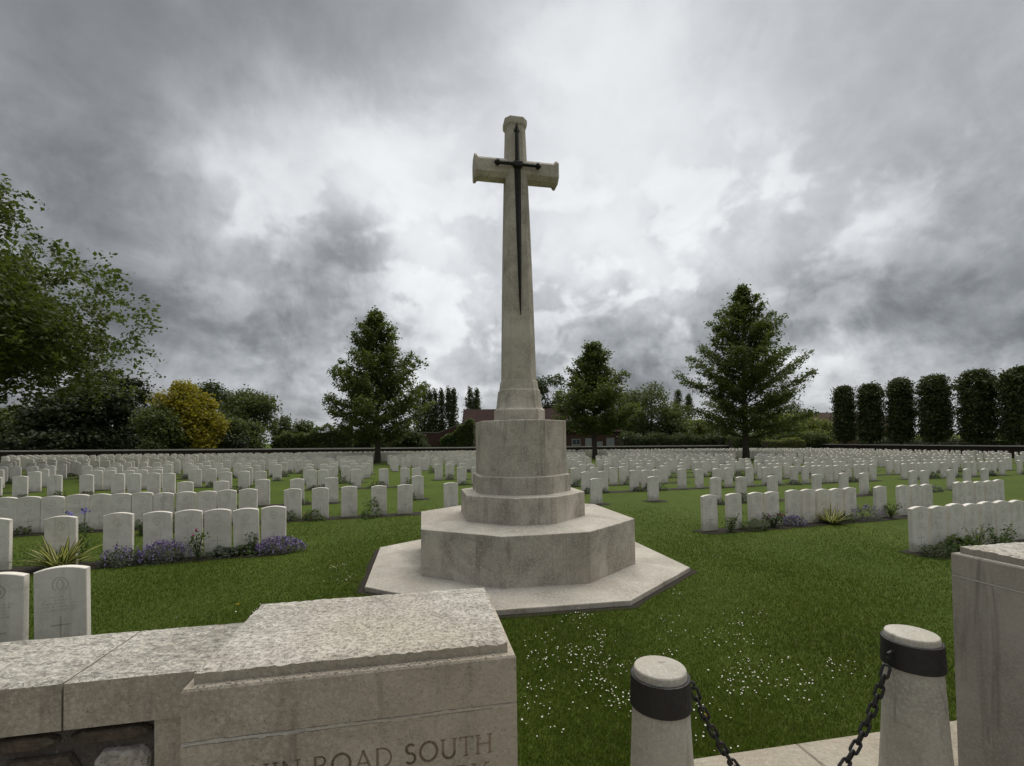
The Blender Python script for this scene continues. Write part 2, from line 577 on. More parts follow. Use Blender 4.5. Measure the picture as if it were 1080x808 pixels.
def uv(u, v, z=0.0):
    return Vector((u * CA - v * SA, u * SA + v * CA, z))


# pavement outside the gate and the stone threshold
mb = MB()
mb.rings([[tuple(uv(u, v, gz(uv(u, v).x) + h)) for u, v in ((-9, -6), (11, -6), (11, 1.95), (-9, 1.95))] for h in (-.1, .006)])
tag(mb.build('pavement', 'paving_stone'), kind='structure')
mb = MB()
us = [.36, 1.27, 2.34, 3.033, 4.2]
for i in range(4):
    a0, a1 = us[i] + .003, us[i + 1] - .003
    v0 = 1.98 if i < 3 else 2.21
    def rr(k, h):
        return [tuple(uv(u, v, gz(uv(u, v).x) + h)) for u, v in ((a0 + k, v0 + k), (a1 - k, v0 + k), (a1 - k, 2.63 - k), (a0 + k, 2.63 - k))]
    mb.rings([rr(0, -.15), rr(0, .012), rr(.008, .02)])
tag(mb.build('threshold_path', 'paving_stone'), kind='structure')

# ------------------------------------------------------------------ the memorial cross
cc = (.12, 7.66)
cross = thing('memorial_cross', 'tall pale stone cross with a bronze sword on stepped octagonal base', 'memorial cross', (cc[0], cc[1], 0), A)


def octo(a, V, U, b, z, k=0.0, tilt=False):
    s = 1 - k / V
    p = [(-a, -V), (a, -V), (U, -b), (U, b), (a, V), (-a, V), (-U, b), (-U, -b)]
    return [(x * s, y * s, z + (gz(x * s * CA) if tilt else 0)) for x, y in p]


def weather(o, zs, **kw):
    """closed octagonal course: outer edge slightly rounded"""


def course(name, dims, z0, z1, slope=0.0, top=None, inner=.55, edge=.012, mats=('monument_stone', 'step_top_stone'), tilt=False, joints=()):
    a, V, U, b_ = dims
    mb = MB()
    r = [octo(a, V, U, b_, z0, 0, tilt), octo(a, V, U, b_, z1 - edge, 0, tilt), octo(a, V, U, b_, z1 - edge * .25, edge * .3, tilt), octo(a, V, U, b_, z1, edge, tilt)]
    mb.rings(r, 0, True, False)
    mb.rings([octo(a, V, U, b_, z1, edge, tilt), octo(a, V, U, b_, z1 + slope, V * inner, tilt)], 1, False, True)
    # mortar joints, thin lines a millimetre proud of the face
    for (p, q, f) in joints:
        P0, P1 = r[0][p], r[0][q]
        x, y = P0[0] + (P1[0] - P0[0]) * f, P0[1] + (P1[1] - P0[1]) * f
        d = Vector((P1[0] - P0[0], P1[1] - P0[1], 0)).normalized()
        n = Vector((d.y, -d.x, 0))
        w = .006
        c0 = [Vector((x, y, 0)) + d * s * w + n * e for s, e in ((-1, -.004), (1, -.004), (1, .0012), (-1, .0012))]
        mb.rings([[(v.x, v.y, z0 + .004) for v in c0], [(v.x, v.y, z1 - edge) for v in c0]], 2)
    return mb.build(name, [*mats, 'pale_mortar'], cross)


course('paved_base', (.83, 2.31, 2.33, 1.15), -.12, .062, .02, inner=.5, tilt=True, joints=[(0, 1, .3), (0, 1, .72), (1, 2, .5), (7, 0, .4)],
       mats=('monument_stone', 'step_top_stone'))
course('lower_step', (.59, 1.63, 1.605, .84), .06, .742, .03, joints=[(7, 0, .5), (0, 1, .78), (1, 2, .55), (0, 1, .2)])
course('upper_step', (.31, 1.05, .93, .50), .74, 1.145, .03, joints=[(7, 0, .62), (0, 1, .75), (1, 2, .3)])
course('plinth_course', (.25, .83, .735, .41), 1.15, 1.42, .015, inner=.2, joints=[(0, 1, .1), (0, 1, .95)])
course('pedestal', (.235, .775, .68, .385), 1.40, 2.27, .02, joints=[(7, 0, .45), (0, 1, .25), (1, 2, .02)])

SH = 1.9                                       # horizontal scale is set by the widths below


def shaft_ring(w, z, d=None, ch=.2):
    """irregular octagon: broad faces with cut corners"""
    d = w * .92 if d is None else d
    c, hw, hd = w * ch, w / 2, d / 2
    return [(-hw + c, -hd, z), (hw - c, -hd, z), (hw, -hd + c, z), (hw, hd - c, z), (hw - c, hd, z), (-hw + c, hd, z), (-hw, hd - c, z), (-hw, -hd + c, z)]


mb = MB()
mb.rings([shaft_ring(w, z) for w, z in ((.77, 2.26), (.77, 2.445), (.755, 2.46), (.715, 2.475), (.70, 2.50), (.672, 2.62), (.64, 2.765), (.628, 2.78), (.60, 2.79), (.565, 2.925), (.555, 2.935))])
mb.build('shaft_foot', 'monument_stone', cross)
mb = MB()
prof = []
for i in range(13):
    s = i / 12
    prof.append((.535 - (.535 - .318) * s + .018 * math.sin(math.pi * s), 2.93 + (7.13 - 2.93) * s))
mb.rings([shaft_ring(w, z) for w, z in prof] + [shaft_ring(w, z) for w, z in ((.32, 7.14), (.365, 7.17), (.375, 7.21), (.375, 7.265), (.35, 7.28), (.2, 7.33))])
mb.build('shaft', 'monument_stone', cross)
for sg in (-1, 1):
    mb = MB()
    def ar(x, h, d, zc=6.435, ch=.2):
        c, hh, hd = h * ch, h / 2, d / 2
        ring = [(x, -hd, zc - hh + c), (x, -hd, zc + hh - c), (x, -hd + c, zc + hh), (x, hd - c, zc + hh), (x, hd, zc + hh - c), (x, hd, zc - hh + c), (x, hd - c, zc - hh), (x, -hd + c, zc - hh)]
        return ring if sg < 0 else ring[::-1]
    rs = [ar(sg * x, h, d) for x, h, d in ((.08, .325, .300), (.625, .322, .295), (.645, .335, .31), (.665, .385, .355), (.70, .39, .36))]
    mb.rings(rs)
    mb.build('cross_arm', 'monument_stone', cross)

# the sword: follows the slope of the shaft face
def face_y(z):
    s = (z - 2.93) / 4.2
    return -(.535 - (.535 - .318) * s + .018 * math.sin(math.pi * s)) * .92 / 2


def sword_piece(name, prof, th):
    mb = MB()
    rings = []
    for w, z in prof:
        y = face_y(z)
        rings.append([(-w / 2, y - .004, z), (0, y - th, z), (w / 2, y - .004, z), (0, y + .01, z)])
    mb.rings(rings)
    return mb.build(name, 'bronze', sword)


sword = bpy.data.objects.new('sword', None)
COL.objects.link(sword)
sword.parent = cross
sword_piece('blade', [(.004, 3.98), (.035, 4.25), (.06, 4.7), (.085, 5.5), (.108, 6.36), (.108, 6.42)], .055)
sword_piece('hilt', [(.085, 6.44), (.07, 6.6), (.06, 6.95), (.05, 7.0), (.06, 7.005), (.10, 7.03), (.085, 7.06), (.06, 7.09), (.012, 7.15)], .07)
mb = MB()
yq = face_y(6.45) - .045
mb.box(-.075, .075, yq - .035, yq + .04, 6.40, 6.50, bev=.02)
for sg in (-1, 1):
    mb.tube([(sg * x, yq, 6.45) for x in (.05, .30, .31, .335, .36, .395)], [.028, .026, .045, .055, .045, .006], 8)
mb.build('crossguard', 'bronze', sword)

# ------------------------------------------------------------------ gate piers and left wall
def pier(label, u0, u1, v0, v1, top, body_mat, top_mat, joint_z):
    t = thing('gate_pier', label, 'gate pier', uv((u0 + u1) / 2, v0, 0), A)
    hw = (u1 - u0) / 2
    D = v1 - v0
    mb = MB()
    zj = joint_z
    def rr(k, z):
        return [(-hw + k, k, z), (hw - k, k, z), (hw - k, D - k, z), (-hw + k, D - k, z)]
    zb = top - .045
    mb.rings([rr(0, -.2), rr(0, zj - .004), rr(.004, zj - .002)], 0)
    mb.rings([rr(.002, zj - .002), rr(.0, zj + .001), rr(.001, zj + .010)], 1, False, False)
    mb.rings([rr(.004, zj + .009), rr(0, zj + .012), rr(0, zb - .01), rr(.004, zb - .002), rr(.012, zb)], 0)
    mb.build('pier_body', [body_mat, 'pale_mortar'], t)
    r3 = random.Random(int(u0 * 100))
    up_, lo_ = [], []
    nseg = 90
    for i in range(nseg + 1):
        x = -hw + .002 + (2 * hw - .004) * i / nseg
        zc_ = zj + .005 + .0035 * math.sin(i * .21 + u0) + r3.uniform(-.0015, .0015)
        th = r3.uniform(.002, .0075) * (1 if math.sin(i * .37) > -.75 else .3)
        up_.append((x, -.0018, zc_ + th))
        lo_.append((x, -.0018, zc_ - th))
    mq = MB()
    mq.add(up_ + lo_, [(nseg + 1 + i, nseg + 2 + i, i + 1, i) for i in range(nseg)])
    mq.build('mortar_joint', 'pale_mortar', t)
    # cap: a finely divided block with a worn, uneven edge
    mb = MB()
    k = .028
    N, M = 56, 36
    W2, D0, D1 = hw - k, k, D - k
    r2 = np.random.default_rng(3)
    ww = r2.normal(size=(M + 1, N + 1)) * .0012
    vs, fs = [], []
    for j in range(M + 1):
        for i in range(N + 1):
            x, y = -W2 + 2 * W2 * i / N, D0 + (D1 - D0) * j / M
            e = min(i, N - i, j, M - j)
            dn = .006 + .005 * r2.random() + (.009 * r2.random() if r2.random() < .04 else 0) if e == 0 else (.004 * r2.random() if e == 1 else 0)
            vs.append((x, y, top + ww[j, i] - dn))
    for j in range(M):
        for i in range(N):
            q = j * (N + 1) + i
            fs.append((q, q + 1, q + N + 2, q + N + 1))
    mb.add(vs, fs, 1)
    rim = [i for i in range(N)] + [j * (N + 1) + N for j in range(M)] + [M * (N + 1) + i for i in range(N, 0, -1)] + [j * (N + 1) for j in range(M, 0, -1)]
    low = [(vs[q][0], vs[q][1], zb - .004) for q in rim]
    mb.add([vs[q] for q in rim] + low, [(len(rim) + i, len(rim) + (i + 1) % len(rim), (i + 1) % len(rim), i) for i in range(len(rim))], 0)
    for i in range(200):
        x, y = r3.uniform(-W2, W2), r3.uniform(.004, k + .004)
        q = r3.uniform(.0015, .0055)
        mb.rings([[(x + q * r3.uniform(.6, 1.2) * math.cos(a), y + q * .8 * math.sin(a), zz) for a in (0, 1.3, 2.5, 3.8, 5.1)] for zz in (zb - .004, zb + q * r3.uniform(.3, .9))], r3.choice((0, 1)))
    mb.build('pier_cap', [body_mat, top_mat], t)
    return t


pl = pier('weathered stone gate pier carved with the cemetery name', -.796, .343, 1.748, 2.49, 1.2, 'pier_stone', 'pier_top_stone', .968)
pr = pier('smooth brown stained stone gate pier without lettering', 3.037, 4.18, 1.46, 2.2, 1.32, 'smooth_pier_stone', 'pier_top_stone', 1.14)

# roman capitals as raised strokes, groove shade put into their dark colour: polylines on a 0..w by 0..1 box, (thickness class, points)
def arc(cx, cy, rx, ry, a0, a1, n=12):
    return [(cx + rx * math.cos(R(a0 + (a1 - a0) * i / n)), cy + ry * math.sin(R(a0 + (a1 - a0) * i / n))) for i in range(n + 1)]


GLY = {
    'M': (.92, [(0, [(.08, 0), (.16, 1)]), (1, [(.16, 1), (.46, .06)]), (0, [(.46, .06), (.76, 1)]), (1, [(.76, 1), (.86, 0)])], [(.08, 0), (.86, 0)]),
    'E': (.54, [(1, [(.1, 0), (.1, 1)]), (0, [(.1, 1), (.5, 1), (.5, .9)]), (0, [(.1, .52), (.42, .52)]), (0, [(.1, 0), (.52, 0), (.52, .1)])], []),
    'N': (.80, [(0, [(.1, 0), (.1, 1)]), (1, [(.1, 1), (.70, 0)]), (0, [(.70, 0), (.70, 1)])], [(.1, 0), (.70, 1)]),
    'I': (.24, [(1, [(.12, 0), (.12, 1)])], [(.12, 0), (.12, 1)]),
    'R': (.66, [(1, [(.1, 0), (.1, 1)]), (0, [(.1, 1)] + arc(.3, .76, .24, .24, 90, -90) + [(.1, .52)]), (1, [(.3, .52), (.62, 0)])], [(.1, 0), (.62, 0)]),
    'O': (.90, [(1, arc(.45, .5, .4, .51, 0, 360, 28))], []),
    'A': (.80, [(0, [(.06, 0), (.4, 1)]), (1, [(.4, 1), (.74, 0)]), (0, [(.2, .36), (.61, .36)])], [(.06, 0), (.74, 0)]),
    'D': (.80, [(1, [(.1, 0), (.1, 1)]), (0, [(.1, 1)] + arc(.28, .5, .45, .5, 90, -90, 18) + [(.1, 0)])], []),
    'S': (.54, [(1, arc(.28, .755, .2, .245, 40, 250, 12) + arc(.26, .26, .23, .265, 72, -140, 14))], []),
    'U': (.76, [(1, [(.1, 1), (.1, .32)] + arc(.38, .32, .28, .33, 180, 360, 14) + [(.66, 1)])], [(.1, 1), (.66, 1)]),
    'T': (.66, [(1, [(.33, 0), (.33, 1)]), (0, [(.02, .9), (.02, 1), (.64, 1), (.64, .9)])], [(.33, 0)]),
    'H': (.80, [(1, [(.1, 0), (.1, 1)]), (1, [(.7, 0), (.7, 1)]), (0, [(.1, .52), (.7, .52)])], [(.1, 0), (.1, 1), (.7, 0), (.7, 1)]),
    'L': (.54, [(1, [(.1, 0), (.1, 1)]), (0, [(.1, 0), (.52, 0), (.52, .12)])], [(.1, 1)]),
    'Y': (.74, [(1, [(.04, 1), (.37, .48)]), (0, [(.70, 1), (.37, .48)]), (1, [(.37, .48), (.37, 0)])], [(.04, 1), (.70, 1), (.37, 0)]),
    'C': (.74, [(1, arc(.46, .5, .4, .51, 48, 312, 20))], []),
}


def lettering(text, x0, x1, z0, cap, y):
    adv, x = [], 0.0
    for ch in text:
        w = .42 if ch == ' ' else GLY[ch][0] + .14
        adv.append((ch, x))
        x += w
    k = (x1 - x0) / (x - .14)
    mb = MB()

    def seg(p, q, w):
        d = Vector((q[0] - p[0], q[1] - p[1]))
        if d.length < 1e-6:
            return
        d.normalize()
        n = Vector((-d.y, d.x)) * w * .5
        e = d * w * .25
        ring = [(p[0] - e.x + n.x, p[1] - e.y + n.y), (p[0] - e.x - n.x, p[1] - e.y - n.y), (q[0] + e.x - n.x, q[1] + e.y - n.y), (q[0] + e.x + n.x, q[1] + e.y + n.y)]
        mb.rings([[(a_, y + .004, b_) for a_, b_ in ring], [(a_, y - .0007, b_) for a_, b_ in ring]])
    for ch, xx in adv:
        if ch == ' ':
            continue
        _, strokes, serifs = GLY[ch]
        P = lambda p: (x0 + (xx + p[0]) * k, z0 + p[1] * cap)
        for th, pts in strokes:
            for p, q in zip(pts[:-1], pts[1:]):
                seg(P(p), P(q), .0088 if th else .0058)
        for sx, sz in serifs:
            c_ = P((sx, sz))
            seg((c_[0] - .009, c_[1]), (c_[0] + .009, c_[1]), .004)
    return mb


def carve(text, x0, x1, z0, cap):
    adv, x = [], 0.0
    for w in text.split(' '):
        n = sum(GLY[c_][0] + .14 for c_ in w)
        adv.append((w, x, x + n - .14))
        x += n + .42
    k = (x1 - x0) / (x - .42 - .14)
    for w, a_, b_ in adv:
        lettering(w, x0 + a_ * k, x0 + b_ * k, z0, cap, 0.0).build('carved_word', 'letter_shade_stone', pl)


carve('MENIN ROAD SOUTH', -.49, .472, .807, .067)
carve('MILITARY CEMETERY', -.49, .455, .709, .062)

# left boundary wall: two coping stones and rubble below
wl = thing('boundary_wall', 'low rubble stone wall with pale coping running left from the carved pier', 'wall', uv(-1.9, 2.02, 0), A)
mb = MB()
edges_u = [.004 + 1.104, .59, -.36, -1.6, -2.8]     # local u, from the pier leftwards
for i in range(4):
    b1, b0 = edges_u[i] - .004, edges_u[i + 1] + .004
    cm = MB()
    nx_, ny_ = 30, 14
    r2 = np.random.default_rng(i)
    vs, fs = [], []
    for j in range(ny_ + 1):
        for q in range(nx_ + 1):
            e = min(q, nx_ - q, j, ny_ - j)
            vs.append((b0 + (b1 - b0) * q / nx_, .49 * j / ny_, 1.10 + r2.normal() * .001 - (.006 if e == 0 else 0)))
    for j in range(ny_):
        for q in range(nx_):
            k_ = j * (nx_ + 1) + q
            fs.append((k_, k_ + 1, k_ + nx_ + 2, k_ + nx_ + 1))
    cm.add(vs, fs, 1)
    cm.rings([[(b0, 0, z), (b1, 0, z), (b1, .49, z), (b0, .49, z)] for z in (.925, 1.0945)], 0, True, False)
    cm.build('coping_stone', ['pier_stone', 'coping_top_stone'], wl)
mb = MB()
mb.box(-2.8, .884, .045, .45, -.2, .924, 0)
mb.build('mortar_bed', 'mortar', wl)
mb = MB()
mb.box(.885, 1.102, .012, .46, -.2, .926, 0, bev=.004)
mb.build('quoin_stone', 'pier_stone', wl)
mb = MB()
r2 = random.Random(5)
z = .905
first = True
while z > -.1:
    h = .055 if first else r2.choice([.07, .1, .14, .17])
    x = .872
    while x > -2.8:
        w = r2.uniform(.2, .34)
        x0 = max(x - w, -2.79)
        mi = 0 if first else (1 if r2.random() < .3 or (z > .7 and x > .7) else 0)
        n = 10
        ring = []
        for q in range(n):
            a = 2 * math.pi * q / n + .3
            ca, sa = math.cos(a), math.sin(a)
            sq = 1 / max(abs(ca), abs(sa)) ** .75
            ring.append(((x + x0) / 2 + ca * sq * (x - x0) * .5 * r2.uniform(.86, .98), z - h / 2 + sa * sq * h * .5 * r2.uniform(.86, .98)))
        cx_, cz_ = (x + x0) / 2, z - h / 2
        rings = [[(cx_ + (px - cx_) * s, y, cz_ + (pz - cz_) * s) for px, pz in ring] for y, s in ((.08, 1), (.036, 1), (.022, .93), (.016, .75))]
        mb.rings(rings, mi)
        x = x0 - .022
    z -= h + .022
    first = False
mb.build('rubble_stonework', ['rubble_stone', 'pale_rubble'], wl)

# ------------------------------------------------------------------ bollards and chain
def bollard(label, x, y):
    t = thing('bollard', label, 'bollard', (x, y, gz(x)), A, 'stone bollards in the gateway')
    s = .9 - gz(x)
    mb = MB()
    mb.lathe([(.175, -.05), (.172, 0), (.145, .38), (.126, s - .13), (.1185, s - .008), (.1155, s - .002), (.110, s), (.05, s + .001)], 40)
    mb.build('stone_post', 'bollard_stone', t, smooth=False)
    mb = MB()
    mb.lathe([(.127, s - .172), (.139, s - .170), (.134, s - .036), (.129, s - .034), (.118, s - .035)], 40)
    mb.build('iron_band', 'black_iron', t)
    return t, s


HOOK = {}
for nm, lab, bx, by, side in (('l', 'stone bollard with its chain hanging from the right side', .676, 2.20, 1), ('r', 'stone bollard with its chain hanging from the left side, by the smooth pier', 2.142, 2.534, -1)):
    t, s = bollard(lab, bx, by)
    mb = MB()
    dx = side
    mb.tube([(dx * .125, -.01, s - .085), (dx * .15, -.01, s - .085), (dx * .168, -.01, s - .092), (dx * .172, -.01, s - .108), (dx * .16, -.01, s - .12)], .008, 8)
    mb.build('hook', 'black_iron', t)
    HOOK[nm] = Vector((bx, by, gz(bx))) + uv(dx * .163, -.01) + Vector((0, 0, s - .118))
p0, p1 = HOOK['l'], HOOK['r']
pts = []
NS = 400
SAG = .63
for i in range(NS + 1):
    f = i / NS
    p = p0.lerp(p1, f)
    cat = (math.cosh(1.3 * (2 * f - 1)) - math.cosh(1.3)) / (math.cosh(1.3) - 1)
    pts.append(p + Vector((0, 0, cat * SAG)))
dl = [0]
for a_, b_ in zip(pts[:-1], pts[1:]):
    dl.append(dl[-1] + (b_ - a_).length)
mb = MB()
pitch, k, d = .052, 0, .0
axis = (p1 - p0).normalized()
side_v = Vector((-axis.y, axis.x, 0)).normalized()
while d + pitch < dl[-1]:
    i0 = next(i for i, q in enumerate(dl) if q >= d)
    i1 = next(i for i, q in enumerate(dl) if q >= d + pitch)
    c_ = (pts[i0] + pts[i1]) / 2
    tv = (pts[i1] - pts[i0]).normalized()
    nv = side_v if k % 2 else tv.cross(side_v).normalized()
    nv = (nv + (tv.cross(nv)) * .35).normalized()
    L, wd, r_ = .038, .0165, .0072
    loop = []
    for q in range(14):
        a = 2 * math.pi * q / 14
        x = math.cos(a)
        loop.append(c_ + tv * ((L - wd) * (1 if x > 0.01 else -1 if x < -.01 else 0) * .9 + wd * x * .9) + nv * wd * math.sin(a))
    rings = []
    bn = tv.cross(nv).normalized()
    for q in range(14):
        dd = (loop[(q + 1) % 14] - loop[q - 1]).normalized()
        out_ = dd.cross(bn).normalized()
        rings.append([tuple(loop[q] + (out_ * math.cos(z_) + bn * math.sin(z_)) * r_) for z_ in (2 * math.pi * s_ / 6 for s_ in range(6))])
    o_ = len(mb.v)
    mb.v += [p for r in rings for p in r]
    for q in range(14):
        for s_ in range(6):
            mb.f.append((o_ + q * 6 + s_, o_ + q * 6 + (s_ + 1) % 6, o_ + ((q + 1) % 14) * 6 + (s_ + 1) % 6, o_ + ((q + 1) % 14) * 6 + s_))
            mb.m.append(0)
    d += pitch
    k += 1
tag(mb.build('chain', 'black_iron', smooth=True), 'black iron chain hanging between the two stone bollards', 'chain')

# ------------------------------------------------------------------ headstones
HSH = .757
SW, ST, SHH = .392, .078, .79
ROW_A = math.atan(.34)
RC, RS = math.cos(ROW_A), math.sin(ROW_A)


def head_outline(k=0.0):
    hw = SW / 2 - k
    p = [(-hw, -.25), (hw, -.25), (hw, HSH - k * .5)]
    n = 8
    for i in range(n + 1):
        x = hw * .985 - 2 * hw * .985 * i / n
        p.append((x, HSH + (SHH - HSH) * (1 - (x / (hw * .985)) ** 2) - k))
    p.append((-hw, HSH - k * .5))
    return p


def head_mb(mb=None, mat=None):
    mb = mb or MB()
    rings = []
    for k, y in ((.005, -ST / 2), (0, -ST / 2 + .005), (0, ST / 2 - .005), (.005, ST / 2)):
        r = [(x, y, z) for x, z in head_outline(k)]
        rings.append(r if mat is None else [tuple(mat @ Vector(p)) for p in r])
    mb.rings(rings)
    return mb


head0 = head_mb().build('headstone', 'headstone_stone')
head_me = head0.data
bpy.data.objects.remove(head0)


def strip(mb, pts, w, y=-ST / 2):
    for p, q in zip(pts[:-1], pts[1:]):
        d = Vector((q[0] - p[0], q[1] - p[1]))
        if d.length < 1e-6:
            continue
        d.normalize()
        n = Vector((-d.y, d.x)) * w * .5
        ring = [(p[0] + n.x, p[1] + n.y), (p[0] - n.x, p[1] - n.y), (q[0] - n.x, q[1] - n.y), (q[0] + n.x, q[1] + n.y)]
        mb.rings([[(a_, y + .003, b_) for a_, b_ in ring], [(a_, y - .0009, b_) for a_, b_ in ring]])  # strip sits slightly proud; its dark colour imitates a shaded groove


EMB = []
for kind in range(4):
    mb = MB()
    if kind == 0:
        strip(mb, arc(0, .625, .062, .062, 200, 520, 20), .007)
        strip(mb, arc(0, .62, .034, .034, 0, 360, 10), .006)
        strip(mb, [(-.03, .70), (0, .685), (.03, .70)], .006)
    elif kind == 1:
        strip(mb, arc(0, .63, .058, .066, -60, 240, 18), .007)
        for sx in (-1, 1):
            strip(mb, [(0, .575), (sx * .03, .61), (sx * .018, .66), (0, .68)], .006)
    elif kind == 2:
        strip(mb, [(-.05, .68), (-.035, .59), (0, .56), (.035, .59), (.05, .68), (0, .695), (-.05, .68)], .007)
        strip(mb, [(-.03, .63), (.03, .63)], .008)
        strip(mb, [(0, .57), (0, .68)], .006)
    else:
        strip(mb, arc(0, .63, .06, .06, 90, 300, 14), .008)
        strip(mb, [(.0, .69), (.07, .70), (.035, .64), (.05, .58)], .008)
        strip(mb, arc(-.005, .63, .03, .03, 0, 360, 10), .006)
    o_ = mb.build('emblem', 'carving_shade_stone')
    EMB.append(o_.data)
    bpy.data.objects.remove(o_)
mb = MB()
strip(mb, [(0, .10), (0, .335)], .012)
strip(mb, [(-.075, .255), (.075, .255)], .012)
o_ = mb.build('carved_cross', 'carving_shade_stone')
CROSS_ME = o_.data
bpy.data.objects.remove(o_)
INS = []
for kind in range(3):
    mb = MB()
    r2 = random.Random(kind)
    for q, z in enumerate((.515, .485, .455, .425, .395)):
        hw = r2.uniform(.07, .135)
        x = -hw
        while x < hw:
            w = r2.uniform(.006, .014)
            hh = .007
            if r2.random() < .85:
                strip(mb, [(x, z - hh), (x, z + hh)], .0028)
                if r2.random() < .6:
                    strip(mb, [(x, z + r2.choice((-hh, 0, hh))), (x + w * .7, z + r2.choice((-hh, 0, hh)))], .0022)
            x += w + .003
    o_ = mb.build('inscription', 'carving_shade_stone')
    INS.append(o_.data)
    bpy.data.objects.remove(o_)

# measured rows: (side, row intercept) and stone positions
ROWS_L = {1: [-4.24, -4.68, -5.12],
          2: [-7.90, -7.14, -6.44, -5.92, -5.51, -5.10, -4.69, -4.28],
          3: [-11.2, -10.72, -10.36, -9.97, -9.56, -9.19, -8.84, -8.44, -8.06, -7.66, -7.24, -6.86, -6.43, -5.49, -4.89, -4.24, -3.54, -2.90, -1.72],
          4: [-9.51, -8.64, -7.61, -6.69, -5.75, -3.2]}
Z0_L = {1: 5.85, 2: 9.80, 3: 13.50, 4: 16.75}
ROWS_R = {1: [7.12, 7.57, 8.03, 8.48, 8.93, 9.38, 9.83],
          2: [4.25, 4.87, 5.47, 5.90, 6.53, 6.97, 7.40, 7.84, 8.27, 9.30, 10.12, 10.56, 11.0, 12.24, 12.68, 13.1, 13.55, 14.0],
          3: [6.30, 7.26, 8.50, 10.34, 11.56, 12.53, 15.00, 15.6, 17.09, 18.0, 19.1],
          4: [2.57, 4.53]}
Z0_R = {1: 5.78, 2: 8.66, 3: 12.35, 4: 13.5}
stones = []          # (side, row number, x, y)
for side, rows, z0s in (('left', ROWS_L, Z0_L), ('right', ROWS_R, Z0_R)):
    for k in rows:
        for x in rows[k]:
            stones.append([side, k, x, z0s[k] + .34 * x + random.uniform(-.015, .015)])
WALL0, WALLT = 57.0, .36


def in_frame(x, y, z=.5, mx=30):
    p = R(PITCH)
    zz = z + gz(x) - EYE
    d = y * math.cos(p) + zz * math.sin(p)
    return d > 0 and -mx < 540 + F * x / d < 1080 + mx


def pxx(x, y):
    return 540 + F * x / y + (-y * 0)


RIGHT_WALL = lambda y: 53.0 - (y - 40) * .30
far_rows = []
z0 = 16.4
kr = {'left': 4, 'right': 4}
while z0 < 55:
    far_rows.append(z0)
    z0 += random.choice((2.1, 2.5, 2.9)) if z0 < 40 else random.choice((1.9, 2.3))
for z0 in far_rows:
    for side, sg in (('left', -1), ('right', 1)):
        if side == 'left' and z0 < 19:
            continue
        kr[side] += 1
        x = sg * random.uniform(1.2, 2.0)
        dense = .90 if side == 'right' else .84
        if z0 > 44:
            dense = .92
        run, gap = random.randint(3, 9), 0
        while True:
            y = z0 + .34 * x
            if side == 'left' and (y < 8 or not in_frame(x, y, mx=170)):
                break
            if side == 'right' and (x > RIGHT_WALL(y) - 1.5 or not in_frame(x, y)):
                break
            q = dense
            if side == 'left' and x > -7.5 and z0 < 32:
                q = .42                         # thinner planting left of the cross
            if side == 'right' and x < 2.6 and z0 < 24:
                q = .25
            if y > WALL0 + WALLT * x - 1.6:
                q = 0
            if gap > 0:
                gap -= 1
            elif random.random() < q:
                stones.append([side, kr[side], x + random.uniform(-.05, .05), y + random.uniform(-.05, .05)])
                run -= 1
                if run <= 0:
                    run, gap = random.randint(4, 14), random.choice((1, 1, 2))
            x += sg * (random.choice((.46, .52, .66, .85)) if z0 < 42 else .50)
# closed last row before the wall, left of the cross
x = -1.5
while x > -21:
    stones.append(['left', kr['left'] + 1, x, WALL0 + WALLT * x - 2.0])
    x -= .47
OAKS = [(-11.66, 41.0), (23.1, 46.0), (8.84, 50.0)]
stones = [s for s in stones if all((s[2] - a_) ** 2 + (s[3] - b_) ** 2 > 2.0 and not (abs(s[2] / s[3] - a_ / b_) < .021 and b_ - 14 < s[3] < b_) for a_, b_ in OAKS)]


def hidden(x, y):
    p = 540 + F * x / y
    return (y > 8.5 and 503 < p < 598) or (y > 12 and 446 < p < 600 and False)


vis = [s for s in stones if not hidden(s[2], s[3]) and in_frame(s[2], s[3], mx=8)]
vis.sort(key=lambda s: s[3])
near = vis[:300]
near_id = {id(s) for s in near}
ORD = ['', 'first', 'second', 'third', 'fourth', 'fifth', 'sixth', 'seventh', 'eighth', 'ninth', 'tenth', 'eleventh', 'twelfth', 'thirteenth', 'fourteenth', 'fifteenth', 'sixteenth',
       'seventeenth', 'eighteenth', 'nineteenth', 'twentieth', 'twenty-first', 'twenty-second', 'twenty-third', 'twenty-fourth', 'twenty-fifth', 'twenty-sixth', 'twenty-seventh', 'twenty-eighth',
       'twenty-ninth', 'thirtieth', 'thirty-first', 'thirty-second', 'thirty-third', 'thirty-fourth', 'thirty-fifth', 'thirty-sixth', 'thirty-seventh', 'thirty-eighth', 'thirty-ninth', 'fortieth']
SPECIAL = {('left', 1, 1): 'white headstone with a curved top, free edge beside the lawn, nearest the left wall',
           ('left', 1, 2): 'white headstone partly cut by the frame, standing behind the low left wall',
           ('left', 2, 1): 'white headstone with violet lavender heaped at its foot, at the lawn edge of its row',
           ('left', 2, 6): 'white headstone behind a blue iris, between the striped sword leaves and the lavender',
           ('left', 2, 7): 'white headstone rising straight behind the striped yellow sword leaves',
           ('right', 1, 1): 'white end headstone above the dark green mound, close to the smooth brown pier',
           ('right', 2, 1): 'white end headstone of the right hand row with a rose bush at its corner',
           ('right', 4, 1): 'lone white headstone just behind the corner of the stepped cross base',
           ('right', 4, 2): 'lone white headstone on a bare soil patch in the right lawn'}
rows_by = {}
for s in stones:
    rows_by.setdefault((s[0], s[1]), []).append(s)
PLACES = {}
TINT = ['white', 'pale', 'whitish', 'chalky']
